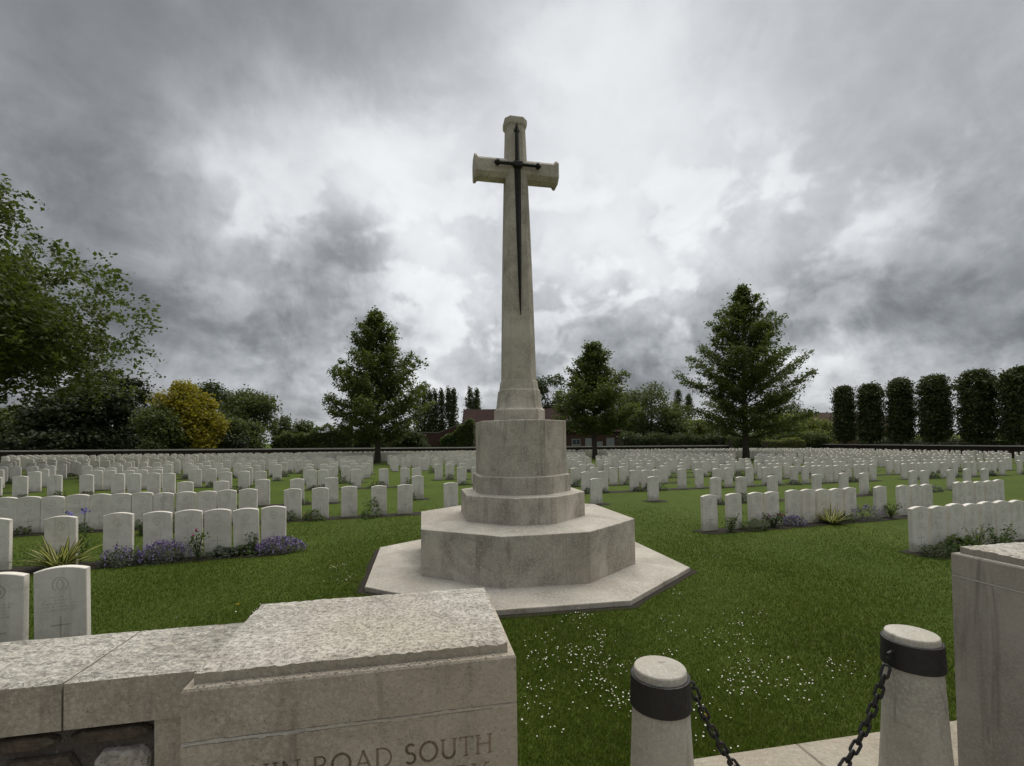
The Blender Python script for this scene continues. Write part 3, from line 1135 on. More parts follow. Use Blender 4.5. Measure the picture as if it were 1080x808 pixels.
for key in sorted(rows_by):
    side, k = key
    lst = sorted(rows_by[key], key=lambda s: abs(s[2]))
    for i, s in enumerate(lst):
        if id(s) not in near_id:
            continue
        n = i + 1
        lab = SPECIAL.get((side, k, n))
        if lab is None:
            where = f'{ORD[min(n, 40)]} from the cross side, in the {ORD[k]} row {side} of the cross'
            lab = f'white headstone {where}'
        x, y = s[2], s[3]
        if k <= 3 and y < 16:
            o = thing('headstone', lab, 'headstone', group='white headstones in rows')
            body = bpy.data.objects.new('stone_slab', head_me)
            COL.objects.link(body)
            body.parent = o
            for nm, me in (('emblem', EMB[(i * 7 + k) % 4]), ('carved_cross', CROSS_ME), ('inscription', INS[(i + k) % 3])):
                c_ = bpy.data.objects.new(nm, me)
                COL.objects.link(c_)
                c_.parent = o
        else:
            o = bpy.data.objects.new('headstone', head_me)
            COL.objects.link(o)
            tag(o, lab, 'headstone', 'white headstones in rows')
        o.location = (x, y, gz(x) + random.uniform(-.018, .012))
        o.rotation_euler = (R(random.uniform(-.8, .8)), R(random.uniform(-.6, .6)), ROW_A + R(random.uniform(-1.5, 1.5)))
        PLACES[(side, k, n)] = (x, y)
mb = MB()
for s in stones:
    if id(s) in near_id:
        continue
    M = Matrix.Translation((s[2], s[3], gz(s[2]) + random.uniform(-.02, .02))) @ Matrix.Rotation(ROW_A + R(random.uniform(-2, 2)), 4, 'Z') @ Matrix.Rotation(R(random.uniform(-.8, .8)), 4, 'Y')
    mb.rings([[tuple(M @ Vector((x_, y_, z_))) for x_, z_ in head_outline(0)] for y_ in (-ST / 2, ST / 2)])
tag(mb.build('headstone_rows', 'far_headstone_stone'), 'crowded far rows of small white headstones reaching to the boundary wall', 'headstones', kind='stuff')

# soil strips under the rows
for key in sorted(rows_by):
    side, k = key
    xs_ = sorted(s[2] for s in rows_by[key])
    yv = rows_by[key][0][3] - .34 * rows_by[key][0][2]
    mb = MB()
    groups, cur = [], [xs_[0]]
    for x in xs_[1:]:
        if x - cur[-1] > 1.3:
            groups.append(cur)
            cur = [x]
        else:
            cur.append(x)
    groups.append(cur)
    for g_ in groups:
        a0, a1 = g_[0] - .36, g_[-1] + .36
        n = max(6, int((a1 - a0) / .18)) if yv < 20 else max(3, int((a1 - a0) / .8))
        lo, hi = [], []
        for i in range(n + 1):
            x = a0 + (a1 - a0) * i / n
            e = .55 if i in (0, n) else 1
            lo.append((x + .25 * .3, yv + .34 * x - random.uniform(.34, .44) * e, 0))
            hi.append((x - .05, yv + .34 * x + random.uniform(.10, .15) * e, 0))
        vs = [(x, y, gz(x) + .008) for x, y, _ in lo + hi]
        mb.add(vs, [(i, i + 1, n + 2 + i, n + 1 + i) for i in range(n)])
    tag(mb.build('flower_bed', 'soil'), kind='structure')

# dark soil edge round the paved base of the cross
mb = MB()
base_o = [(-.83, -2.31), (.83, -2.31), (2.33, -1.15), (2.33, 1.15), (.83, 2.31), (-.83, 2.31), (-2.33, 1.15), (-2.33, -1.15)]
vi, vo = [], []
for q in range(8):
    for f in range(6):
        x = base_o[q][0] + (base_o[(q + 1) % 8][0] - base_o[q][0]) * f / 6
        y = base_o[q][1] + (base_o[(q + 1) % 8][1] - base_o[q][1]) * f / 6
        s_ = 1 + random.uniform(.026, .052)
        for lst, k_ in ((vi, .98), (vo, s_)):
            w = uv(x * k_, y * k_) + Vector((cc[0], cc[1], 0))
            lst.append((w.x, w.y, gz(w.x) + .006))
n = len(vi)
mb.add(vi + vo, [(i, (i + 1) % n, n + (i + 1) % n, n + i) for i in range(n)])
tag(mb.build('soil_edge_ground', 'soil'), kind='structure')


# ------------------------------------------------------------------ plants
def stems_np(mb, base, tips, r):
    for b_, t_ in zip(base, tips):
        mid_ = (Vector(b_) + Vector(t_)) / 2 + Vector((0, 0, .02))
        mb.tube([b_, mid_, t_], [r, r * .8, r * .5], 4)


def mound(name, label, x, y, r, h, lf='shrub_leaf', flower=None, nf=120, size=.04, n=900, group=None, sx=1.0, spike=.0):
    t = thing(name, label, 'plant', (x, y, gz(x)), ROW_A, group)
    d = rng.normal(size=(n, 3))
    d[:, 2] = np.abs(d[:, 2])
    d /= np.linalg.norm(d, axis=1)[:, None]
    rad = rng.uniform(.55, 1.0, size=(n, 1)) ** .5
    bump = 1 + .22 * np.sin(d[:, :1] * 5 + x * 9) * np.cos(d[:, 1:2] * 6 + y * 5) + .12 * np.sin(d[:, 2:3] * 9 + x * 3)
    p = d * rad * bump * np.array([r * sx, r * .8, h])
    v, f = leaf_quads(p, size, .3, .5, outward=d * .6)
    np_mesh('foliage', v, f, lf, t)
    if flower:
        d = rng.normal(size=(nf, 3))
        d[:, 2] = np.abs(d[:, 2]) + .25
        d /= np.linalg.norm(d, axis=1)[:, None]
        p = d * np.array([r * sx, r * .8, h]) * rng.uniform(.98, 1.18, size=(nf, 1))
        if spike:
            p = np.concatenate([p + np.array([0, 0, k_ * spike]) for k_ in (0, .35, .7, 1)])
        v, f = leaf_quads(p, .028, .2, .9)
        np_mesh('flowers', v, f, flower, t)['kind'] = 'stuff'
    return t


def sword_clump(label, x, y, L, n, group=None, both=True, name='sword_leaf_plant'):
    t = thing(name, label, 'plant', (x, y, gz(x)), 0, group)
    mb = MB()
    for i in range(n):
        az = random.uniform(0, 2 * math.pi)
        el = R(random.uniform(16, 72))
        ln = L * random.uniform(.65, 1.05)
        w = random.uniform(.028, .044)
        bx, by = math.cos(az) * random.uniform(0, .08), math.sin(az) * random.uniform(0, .08)
        prev = None
        p = Vector((bx, by, 0))
        d = Vector((math.cos(az) * math.cos(el), math.sin(az) * math.cos(el), math.sin(el)))
        sd = Vector((-math.sin(az), math.cos(az), 0))
        cols = [[], [], [], []]
        N = 7
        for j in range(N + 1):
            f = j / N
            ww = w * (1 - f ** 2.2) + .001
            for c_, q in enumerate((-1, -.5, .5, 1)):
                cols[c_].append(tuple(p + sd * ww * q + Vector((0, 0, .004 if c_ in (0, 3) else -.002))))
            p = p + d * ln / N
            d = (d + Vector((0, 0, -.11 * f * (1.6 if el < 1 else .8)))).normalized()
        for c_ in range(3):
            vs = cols[c_] + cols[c_ + 1]
            fs = [(j, j + 1, N + 2 + j, N + 1 + j) for j in range(N)]
            edge_yellow = i % 3 == 0
            mb.add(vs, fs, (0 if c_ == 1 else 1) if edge_yellow else (1 if c_ == 1 else 0))
    mb.build('leaves', ['sword_green', 'sword_yellow'], t)
    return t


def rose(label, x, y, h, flower=None, nf=6, group=None, w=.22, n=160, lf='shrub_leaf'):
    t = thing('rose_bush', label, 'plant', (x, y, gz(x)), random.uniform(0, 6), group)
    mb = MB()
    pts, tips = [], []
    for i in range(8):
        az = random.uniform(0, 2 * math.pi)
        tip = Vector((math.cos(az) * w * random.uniform(.3, 1), math.sin(az) * w * random.uniform(.3, .9), h * random.uniform(.55, 1.05)))
        mid_ = Vector((tip.x * .35, tip.y * .35, tip.z * .5))
        mb.tube([(0, 0, 0), mid_, tip], [.006, .005, .003], 5)
        tips.append(tip)
        for q in range(n // 8):
            f = random.uniform(.2, 1)
            p = mid_ * (2 * f) if f < .5 else mid_.lerp(tip, 2 * f - 1)
            pts.append(p + Vector((random.gauss(0, .04), random.gauss(0, .04), random.gauss(0, .03))))
    mb.build('stems', 'stem_green', t)
    v, f = leaf_quads(np.array([tuple(p) for p in pts]), .05, .4, .65)
    np_mesh('foliage', v, f, lf, t)
    if flower:
        for tip in random.sample(tips, min(nf, len(tips))):
            q = np.array([tuple(tip + Vector((random.gauss(0, .012), random.gauss(0, .012), random.gauss(.012, .01)))) for _ in range(9)])
            v, f = leaf_quads(q, .042, .3, .9)
            np_mesh('bloom', v, f, flower, t)
    return t


def iris(label, x, y, h, n):
    t = thing('iris_plant', label, 'plant', (x, y, gz(x)), 0)
    mb, fl = MB(), []
    for i in range(n):
        az = i * 2.4 + .7
        tip = Vector((math.cos(az) * .13 * (i + .4), math.sin(az) * .05, h * (1 - .06 * i)))
        mb.tube([(0, 0, 0), tip * .5 + Vector((.01, 0, 0)), tip], [.007, .006, .005], 5)
        for q in range(16):
            fl.append(tuple(tip + Vector((random.gauss(0, .022), random.gauss(0, .022), random.gauss(.03, .022)))))
    lp = np.array([(random.gauss(0, .05), random.gauss(0, .05), abs(random.gauss(.25, .14))) for _ in range(60)])
    mb.build('stems', 'stem_green', t)
    v, f = leaf_quads(lp, .09, 0, .35)
    np_mesh('foliage', v, f, 'shrub_leaf', t)
    v, f = leaf_quads(np.array(fl), .05, .2, .8)
    np_mesh('flowers', v, f, 'petal_blue', t)
    return t


sword_clump('striped yellow and green sword leaf clump before the white headstones, behind the left wall', -7.00, 7.22, .58, 74)
iris('tall iris with two blue flowers standing behind the striped sword leaves', -7.0, 7.55, .80, 2)
mound('grass_tuft', 'loose tuft of narrow grass leaves in front of the long closed row', -9.2, 9.6, .16, .32, 'shrub_leaf', None, n=260, size=.10)
mound('shrub', 'round dark leafy shrub between the second and third rows, behind the iris', -7.55, 9.9, .36, .42, 'dark_leaf', None, n=700, size=.07)
mound('lavender_bush', 'grey green lavender bush with few flowers beside the sword leaf clump', -6.22, 7.42, .27, .24, 'grey_leaf', 'petal_violet', 50, .045, 700, sx=1.2, spike=.05)
mound('lavender_bush', 'broad lavender bush in full violet flower below two headstones', -5.72, 7.62, .30, .27, 'grey_leaf', 'petal_violet', 170, .045, 800, sx=1.25, spike=.05)
rose('leggy rose bush with pale buds in front of the left headstones', -5.22, 7.72, .50, 'petal_pink', 2, w=.2)
mound('leafy_plant', 'low broad grey green leafy plant between rose and lavender', -4.93, 7.92, .22, .17, 'grey_leaf', None, n=320, size=.07, sx=1.4)
mound('leafy_plant', 'low dark leafy plant with a few mauve flowers next to the bright lavender', -4.62, 8.05, .18, .17, 'shrub_leaf', 'petal_violet', 30, .06, 320, sx=1.3)
rose('thin rose shoots in front of the last headstone but one', -4.52, 8.1, .42, None, w=.12, n=60)
mound('lavender_bush', 'bright violet lavender bush at the lawn end of the left bed', -4.12, 8.22, .28, .22, 'grey_leaf', 'petal_violet', 290, .04, 600, sx=1.35, spike=.04)
rose('small green sprig growing at the foot of the nearest left headstones', -4.52, 4.10, .19, None, w=.06, n=70)
rose('leafy rose bush at the corner of the right hand row', 4.62, 9.95, .36, None, w=.26, n=260)
mound('shrub', 'clipped round green shrub in front of the right hand row', 5.25, 10.15, .29, .27, 'ivy_leaf', None, n=1300, size=.035, sx=1.15)
rose('dark rose bush with dusky pink buds beside the clipped round shrub', 5.82, 10.42, .38, 'petal_pink', 3, w=.30, n=340, lf='dark_leaf')
mound('lavender_bush', 'low violet lavender between the dark rose and the right hand sword leaves', 6.42, 10.68, .25, .18, 'grey_leaf', 'petal_violet', 130, .04, 500, sx=1.2, spike=.03)
sword_clump('striped yellow sword leaf clump in front of the right hand row', 7.45, 10.92, .50, 50)
mound('shrub', 'small dark shrub beside the right hand striped sword leaves', 7.95, 11.15, .24, .17, 'dark_leaf', None, n=420, size=.05)
mound('lavender_bush', 'dusky grey lavender bush past the right hand sword leaves', 8.62, 11.4, .34, .30, 'grey_leaf', 'petal_violet', 70, .045, 700, sx=1.15, spike=.05)
rose('open rose bush with pale leaves in front of the detached right hand headstones', 9.42, 11.65, .42, None, w=.30, n=260, lf='ivy_leaf')
mound('thrift_mound', 'fine leaved dark green mound at the foot of the end headstone by the smooth pier', 7.12, 7.86, .26, .20, 'dark_leaf', None, n=1500, size=.03, sx=1.3)
mound('leafy_plant', 'broad leaved dark plant rising beside the fine leaved mound near the smooth pier', 7.75, 8.12, .34, .28, 'shrub_leaf', None, n=420, size=.10, sx=1.2)
rose('spreading leafy rose bush showing just above the top of the smooth pier', 8.65, 8.35, .42, 'petal_white', 1, w=.38, n=420)
rose('straw coloured seeding plant before the closed right hand row', 8.2, 8.25, .46, None, w=.25, n=90, lf='light_leaf')
mound('pink_flower', 'small pink flowering plant at the path end of the long closed row', -5.15, 11.80, .18, .12, 'shrub_leaf', 'petal_pink', 120, .04, 260)
mound('flower_mat', 'low rust orange flowering mat behind the long closed row', -11.2, 13.3, .5, .08, 'shrub_leaf', 'petal_rust', 160, .05, 300, sx=1.6)

# plants at the feet of further stones
kinds = [('shrub', 'low dark green shrub', 'dark_leaf', None, 1.0), ('shrub', 'low leafy shrub', 'shrub_leaf', None, 1.1), ('lavender_bush', 'small lavender bush', 'grey_leaf', 'petal_violet', .9),
         ('pink_flower', 'pink flowering plant', 'shrub_leaf', 'petal_pink', .9), ('leafy_plant', 'tall leafy plant', 'shrub_leaf', None, 1.5)]
cand = [k for k in PLACES if k not in SPECIAL and not (k[0] == 'left' and k[1] < 3) and not (k[0] == 'right' and k[1] < 3)]
random.shuffle(cand)
protos = {}
for key in cand[:120]:
    side, k, n = key
    x, y = PLACES[key]
    q = random.choice((0, 0, 0, 1, 1, 1, 2, 3, 4))
    nm, what, lf, fl, hh = kinds[q]
    lab = f'{what} by the {ORD[n]} headstone of the {ORD[k]} row {side} of the cross'
    var = (q, random.randint(0, 1))
    if var not in protos:
        t = mound(nm, lab, 0, 0, .24, .22 * hh, lf, fl, 60, .06, 300, 'small plants at the feet of headstones', sx=1.3)
        protos[var] = t
    else:
        t = copy_tree(protos[var])
    tag(t, lab)
    off = random.uniform(-.3, .3)
    t.location = (x + off * RC + .2 * RS, y + off * RS - .2 * RC, gz(x) - .01)
    t.rotation_euler = (0, 0, random.uniform(0, 6))
    s_ = random.uniform(.7, 1.35)
    t.scale = (s_, s_, s_ * random.uniform(.8, 1.2))


# ------------------------------------------------------------------ trees
def limb_tree(name, label, x, y, H, Rm, base, lf, size, n_limb, shape, per=26, clus=.42, el=(12, 48), trunk=.22, group=None, twig=1.0, step=.55, seed=1, lean=0.0, fill=0):
    """tapered trunk with whorled limbs; leaf tufts along the limbs and their side twigs"""
    rd = random.Random(seed)
    t = thing(name, label, 'tree', (x, y, gz(x)), 0, group)
    tm = MB()
    tp = [Vector((lean * s * H * .1 + rd.uniform(-.05, .05) * H * .05, rd.uniform(-.05, .05) * H * .05, -.2 + (H + .1) * s)) for s in (0, .1, .25, .45, .65, .85, 1)]
    tm.tube(tp, [trunk * 1.35, trunk * 1.05, trunk * .9, trunk * .65, trunk * .42, trunk * .2, trunk * .04], 10)

    def trunk_at(z):
        f = max(0, min(.999, z / H))
        ks = (0, .1, .25, .45, .65, .85, 1)
        for i in range(6):
            if ks[i] <= f <= ks[i + 1]:
                w = (f - ks[i]) / (ks[i + 1] - ks[i])
                q = tp[i].lerp(tp[i + 1], w)
                return Vector((q.x, q.y, z))
    cs = []
    for i in range(n_limb):
        s = (i + rd.random()) / n_limb
        z0 = base + (H * .985 - base) * s
        L = Rm * shape(s) * rd.uniform(.64, 1.13)
        az = i * 2.39996 + rd.uniform(-.4, .4)
        e = R(el[0] + (el[1] - el[0]) * s + rd.uniform(-8, 8))
        p0_ = trunk_at(min(z0, H * .97))
        dh = Vector((math.cos(az), math.sin(az), 0))
        pts_ = []
        for j in range(6):
            f = j / 5
            pts_.append(p0_ + dh * (L * f * math.cos(e)) + Vector((0, 0, L * math.sin(e) * f + .10 * L * f * f)) + Vector((rd.gauss(0, .03) * L * f, rd.gauss(0, .03) * L * f, rd.gauss(0, .02) * L * f)))
        r0 = trunk * (.32 * (1 - s) + .08)
        tm.tube(pts_, [r0, r0 * .8, r0 * .6, r0 * .42, r0 * .26, r0 * .1], 5, caps=False)
        nst = max(2, int(L / step))
        for j in range(nst):
            f = .18 + .82 * (j + rd.random() * .6) / nst
            f = min(f, 1)
            q = f * 5
            a_ = int(min(4, q))
            c_ = pts_[a_].lerp(pts_[a_ + 1], q - a_)
            cs.append(c_)
            tl = L * .34 * (1.15 - f * .75) * twig
            for sd in (-1, 1):
                tw = rd.uniform(.4, 1.1)
                az2 = az + sd * rd.uniform(.6, 1.2)
                for g_ in (.5, 1.0):
                    cs.append(c_ + Vector((math.cos(az2) * tl * tw * g_, math.sin(az2) * tl * tw * g_, tl * tw * g_ * rd.uniform(-.15, .5))))
                if tl * tw > .7:
                    tm.tube([c_, c_ + Vector((math.cos(az2) * tl * tw, math.sin(az2) * tl * tw, tl * tw * .2))], [.02, .006], 4, caps=False)
    for j in range(10):
        cs.append(trunk_at(H * (.86 + .014 * j)) + Vector((rd.gauss(0, .1), rd.gauss(0, .1), .05 * j)))
    cs = np.array([tuple(c_) for c_ in cs])
    pts_ = puff_points(cs, clus * rng.uniform(.6, 1.35, len(cs)), per)
    v, f = leaf_quads(pts_, size, .45)
    tm.build('trunk', 'bark', t)
    np_mesh('crown', v, f, lf, t)
    return t


def cone(s):
    return (.70 + .30 * min(1, s / .18)) * (1 - max(0, s - .10) / .90) ** .85 + .03


limb_tree('oak_tree', 'conical young oak standing alone among the headstones left of the cross', -11.9, 41, 13.4, 5.9, 1.4, 'oak_leaf', .23, 84, cone, per=19, clus=.40, el=(16, 60), trunk=.24, seed=11, twig=1.05)
limb_tree('oak_tree', 'tall pointed conical oak among the headstones right of the cross', 23.1, 46, 17.2, 6.9, 2.0, 'oak_leaf', .24, 92, cone, per=19, clus=.41, el=(12, 58), trunk=.27, seed=5, twig=1.05)
limb_tree('oak_tree', 'bushy oak with narrow top standing before the red brick farmhouse', 8.84, 50, 11.9, 5.2, 2.3, 'oak_leaf', .26, 74, lambda s: (.85 + .15 * min(1, s / .2)) * (1 - .25 * s) if s < .48 else .58 * ((1 - s) / .52) ** .55 + .05, per=20, clus=.5, el=(12, 60), trunk=.24, seed=23)
def lobe_tree(name, label, x, y, w, h, base, lf, size, n, seed, squash=.8, lobes=16, group=None, trunk=.25, flat=1.0, top=.8, depth=None):
    """rounded crown made of many leaf tufts on overlapping boughs"""
    rd = np.random.default_rng(seed)
    t = thing(name, label, 'tree', (x, y, gz(x)), 0, group)
    tm = MB()
    tm.tube([(0, 0, -.2), (0, 0, base + (h - base) * .3), (.1, 0, h * .8)], [trunk, trunk * .8, trunk * .2], 8)
    ch = (h - base)
    cs, rs = [], []
    for i in range(lobes):
        d = rd.normal(size=3)
        d /= np.linalg.norm(d)
        k = rd.uniform(.45, .78)
        zz = base + ch * (.5 + .5 * d[2] * k * 1.15)
        if base < .9:
            d[2] = abs(d[2])
            zz = base + ch * (.10 + .76 * d[2] * k / .78)
        taper = 1 - (1 - top) * max(0, (zz - base) / ch - .4) / .6
        cs.append((d[0] * w * k * taper, d[1] * (depth or w) * k * taper, zz))
        rs.append(rd.uniform(.26, .44) * min(w, ch * .6))
        tm.tube([(0, 0, base + ch * .15), tuple(np.array(cs[-1]) * np.array([.8, .8, 1]))], [trunk * .3, .03], 4, caps=False)
    cs, rs = np.array(cs), np.array(rs)
    m_ = int(n / 18)
    pick = rd.integers(0, lobes, m_)
    d = rd.normal(size=(m_, 3))
    d[:, 2] += .25
    d /= np.linalg.norm(d, axis=1)[:, None]
    c2 = cs[pick] + d * (rs[pick] * rd.uniform(.55, 1.08, m_))[:, None] * np.array([1, 1, squash])
    c2[:, 2] = np.maximum(c2[:, 2], .3)
    p = puff_points(c2, size * 2.0 * rng.uniform(.6, 1.3, m_), 18, flat)
    v, f = leaf_quads(p, size, .4)
    tm.build('trunk', 'bark', t)
    np_mesh('crown', v, f, lf, t)
    return t


def at_px(px, Y):
    return (px - 540) / F * Y


def zt(py, Y):
    return EYE + (463.5 - py) / F * Y


BT = 'trees beyond the cemetery wall'
# left background
lobe_tree('cedar_tree', 'wide dark cedar with flat layered branches beyond the wall', at_px(106, 52), 52, 7.0, zt(373, 52), .4, 'cedar_leaf', .42, 40000, 31, .45, 46, BT, .4, .4)
lobe_tree('golden_tree', 'rounded golden yellow tree beside the dark cedar', at_px(199, 50), 50, 3.5, zt(387, 50), .3, 'golden_leaf', .32, 24000, 32, .8, 30, BT)
lobe_tree('broadleaf_tree', 'round mid green bush tree growing in front of the golden tree', at_px(172, 47), 47, 2.6, 6.4, .2, 'mixed_leaf', .28, 12000, 33, .8, 14, BT)
lobe_tree('broadleaf_tree', 'open dark tree behind the golden tree', at_px(226, 66), 66, 4.6, zt(403, 66), 2, 'dark_leaf', .38, 9000, 34, .8, 16, BT)
lobe_tree('broadleaf_tree', 'pair crowned loose green tree left of the sloping hedge', at_px(268, 64), 64, 5.0, zt(407, 64), 1.0, 'mixed_leaf', .36, 12000, 35, .8, 18, BT)
lobe_tree('broadleaf_tree', 'low round green tree right of the golden tree', at_px(250, 54), 54, 3.4, zt(432, 54), .2, 'mixed_leaf', .32, 9000, 36, .8, 14, BT)
lobe_tree('broadleaf_tree', 'sloping green tree behind the hedge and the conical oak', at_px(312, 70), 70, 5.0, zt(436, 70), .2, 'mixed_leaf', .38, 9000, 37, .7, 16, BT)
lobe_tree('broadleaf_tree', 'pale distant green tree at the left edge under the maple', at_px(14, 62), 62, 6.0, zt(418, 62), .2, 'mixed_leaf', .40, 11000, 38, .8, 16, BT)
lobe_tree('broadleaf_tree', 'low leafy tree below the maple boughs beside the dark cedar', at_px(50, 50), 50, 3.6, zt(438, 50), .2, 'mixed_leaf', .32, 8000, 39, .8, 14, BT)
lobe_tree('broadleaf_tree', 'small dark bush tree hard behind the wall at the far left edge', at_px(-12, 50), 50, 4.2, zt(436, 50), .2, 'dark_leaf', .34, 7000, 40, .8, 14, BT)
lobe_tree('broadleaf_tree', 'tall dark tree rising behind the pedestal roof', at_px(578, 92), 92, 5.4, zt(391, 92), 2, 'dark_leaf', .5, 9000, 41, .8, 16, BT)
lobe_tree('broadleaf_tree', 'broad round tree right of the farmhouse', at_px(687, 78), 78, 6.6, zt(401, 78), .8, 'mixed_leaf', .42, 14000, 42, .8, 20, BT)
lobe_tree('broadleaf_tree', 'dark tree squeezed between farmhouse oak and round tree', at_px(660, 90), 90, 4.0, zt(408, 90), 1.5, 'dark_leaf', .46, 7000, 43, .8, 12, BT)
for q, (px, Y, w, top_, lf, lab) in enumerate((
        (742, 80, 5.0, 440, 'light_leaf', 'light green low tree left of the tall conical oak'), (768, 74, 4.0, 447, 'mixed_leaf', 'mid green low tree behind the trunk of the tall conical oak'),
        (815, 72, 5.2, 432, 'light_leaf', 'light green spreading tree right of the tall conical oak trunk'), (842, 80, 4.6, 425, 'mixed_leaf', 'loose green tree showing past the tall oak boughs'),
        (862, 76, 3.4, 436, 'light_leaf', 'pale green tree next to the first clipped column tree'), (726, 96, 4.4, 436, 'mixed_leaf', 'small rounded tree below the two far poplars'))):
    lobe_tree('broadleaf_tree', lab, at_px(px, Y), Y, w, zt(top_, Y), .3, lf, .40, 8000, 60 + q, .8, 14, BT)

lobe_tree('maple_tree', 'large broad maple overhanging the headstones at the left edge', -27.5, 22.5, 7.9, 15.2, 2.9, 'maple_leaf', .25, 70000, 17, .75, 50, None, .42, .8, .40)

for q, (px, Y, w, h_, lf, lab) in enumerate(((-70, 52, 5.5, 9.0, 'mixed_leaf', 'round green tree beyond the wall, far out past the maple'), (-190, 50, 6.0, 10.5, 'dark_leaf', 'tall dark tree beyond the wall, far out past the maple'), (-330, 46, 6.0, 8.5, 'mixed_leaf', 'spreading green tree outermost beyond the wall'))):
    lobe_tree('broadleaf_tree', lab, at_px(px, Y), Y, w, h_, .3, lf, .45, 8000, 140 + q, .8, 16, BT)

# poplars
def poplar(label, px, Y, top_, w, seed):
    H = zt(top_, Y)
    t = thing('poplar_tree', label, 'tree', (at_px(px, Y), Y, gz(at_px(px, Y))), 0, 'slim poplars beyond the barn')
    tm = MB()
    tm.tube([(0, 0, -.2), (0, 0, H * .96)], [.35, .05], 6)
    rd = np.random.default_rng(seed)
    n = 320
    s = rd.uniform(.04, 1, n)
    r_ = w * np.sin(np.pi * np.clip(s, 0, 1) ** .75) ** .6 * rd.uniform(.2, 1.05, n)
    a = rd.uniform(0, 2 * np.pi, n)
    c_ = np.stack([np.cos(a) * r_, np.sin(a) * r_, s * H], 1)
    p = puff_points(c_, .75, 10, 1.5)
    v, f = leaf_quads(p, .55, 0)
    tm.build('trunk', 'bark', t)
    np_mesh('crown', v, f, 'poplar_leaf', t)


for q, (px, top_, w, lab) in enumerate(((441, 408, 1.7, 'slim poplar nearest the conical oak crown'), (448, 410, 1.6, 'second slim poplar out from the conical oak'), (454, 412, 1.5, 'slim poplar in the dense clump, its top slightly lower'),
                                       (459.5, 411, 1.3, 'thin separate poplar right of the dense clump'), (466, 412, 1.2, 'thinnest poplar, standing between wider gaps of sky'), (473.5, 410, 1.5, 'taller of the touching poplar pair'),
                                       (479, 411, 1.3, 'shorter of the touching poplar pair'), (496, 410, 2.3, 'wide poplar above the barn roof'), (503.5, 411, 1.5, 'narrow poplar against the cross above the barn roof'))):
    poplar(lab, px, 150, top_, w, 80 + q)
for q, (px, top_, lab) in enumerate(((716, 412, 'small distant poplar behind the round tree'), (727, 417, 'small distant poplar standing clear right of the round tree'))):
    poplar(lab, px, 170, top_, 2.4, 95 + q)


# clipped column trees along the right wall
def column_tree(label, px, Y, wpx, top_, seed):
    x = at_px(px, Y)
    H, w = zt(top_, Y) - gz(x) - .7, wpx / F * Y / 2 - .92
    t = thing('column_tree', label, 'tree', (x, Y, gz(x)), 0, 'clipped column trees along the right wall')
    tm = MB()
    tm.tube([(0, 0, -.2), (0, 0, H * .9)], [.22, .06], 7)
    rd = np.random.default_rng(seed)
    n = 760
    s = rd.uniform(0, 1, n)
    prof_ = np.where(s < .12, .72 + s * 2.3, np.where(s > .8, 1 - ((s - .8) / .2) ** 1.6 * .75, 1.0 - .10 * (s - .12)))
    a = rd.uniform(0, 2 * np.pi, n)
    r_ = w * prof_ * np.sqrt(rd.uniform(.25, 1.05, n)) * (1 + .13 * np.sin(a * 3 + s * 17 + seed) + .12 * np.sin(s * 37 + a * 2))
    c_ = np.stack([np.cos(a) * r_, np.sin(a) * r_, 1.9 + s * (H - 2.1)], 1)
    p = puff_points(c_, .72, 30, .42)
    v, f = leaf_quads(p, .30, .2, .5)
    tm.build('trunk', 'bark', t)
    np_mesh('crown', v, f, 'column_leaf', t)


for q, (px, Y, w, top_, lab) in enumerate(((891, 66, 27, 406, 'smallest clipped column tree, at the pale green tree end'), (918.5, 63, 30, 404, 'clipped column tree with a pointed tuft, second along the right wall'),
                                          (950.5, 60, 32, 398, 'clipped column tree with flat sloping top, third along the right wall'), (987, 56.5, 38, 395, 'broad clipped column tree with two top tufts, before the last three'),
                                          (1032, 52.5, 44, 390, 'broadest clipped column tree wholly in view'), (1078, 49, 46, 387, 'clipped column tree cut by the right edge'))):
    column_tree(lab, px, Y, w, top_, 120 + q)

# ------------------------------------------------------------------ hedges
def hedge(label, p0_, p1_, d, h0, h1, lf='ivy_leaf', n=5000, size=.2, name='hedge', cat='hedge', fuzz=.12):
    a_, b_ = Vector((*p0_, 0)), Vector((*p1_, 0))
    L = (b_ - a_).length
    c_ = (a_ + b_) / 2
    ang = math.atan2((b_ - a_).y, (b_ - a_).x)
    s = rng.uniform(-.5, .5, n)
    hh = h0 + (h1 - h0) * (s + .5)
    side = rng.integers(0, 4, n)
    z_ = rng.uniform(0, 1, n) ** .8
    yy = rng.uniform(-.5, .5, n)
    yy = np.where(side < 2, -.5, np.where(side == 2, .5, yy))
    z_ = np.where(side == 3, 1.0, z_)
    wob = 1 + .10 * np.sin(s * L * 1.3) + .06 * np.sin(s * L * 3.7 + 1)
    p = np.stack([s * L, yy * d, z_ * hh * wob], 1) + rng.normal(size=(n, 3)) * fuzz
    p[:, 2] = np.maximum(p[:, 2], .02)
    v, f = leaf_quads(p, size, .3)
    mb = MB()
    k = .8
    mb.rings([[(-L / 2, -d / 2 * k, z * h0), (L / 2, -d / 2 * k, z * h1), (L / 2, d / 2 * k, z * h1), (-L / 2, d / 2 * k, z * h0)] for z in (0, .86)])
    t = thing(name, label, cat, (c_.x, c_.y, gz(c_.x)), ang)
    np_mesh('foliage', v, f, lf, t)
    mb.build('branches', 'bark', t)
    return t


def P2(px, Y):
    return (at_px(px, Y), Y)


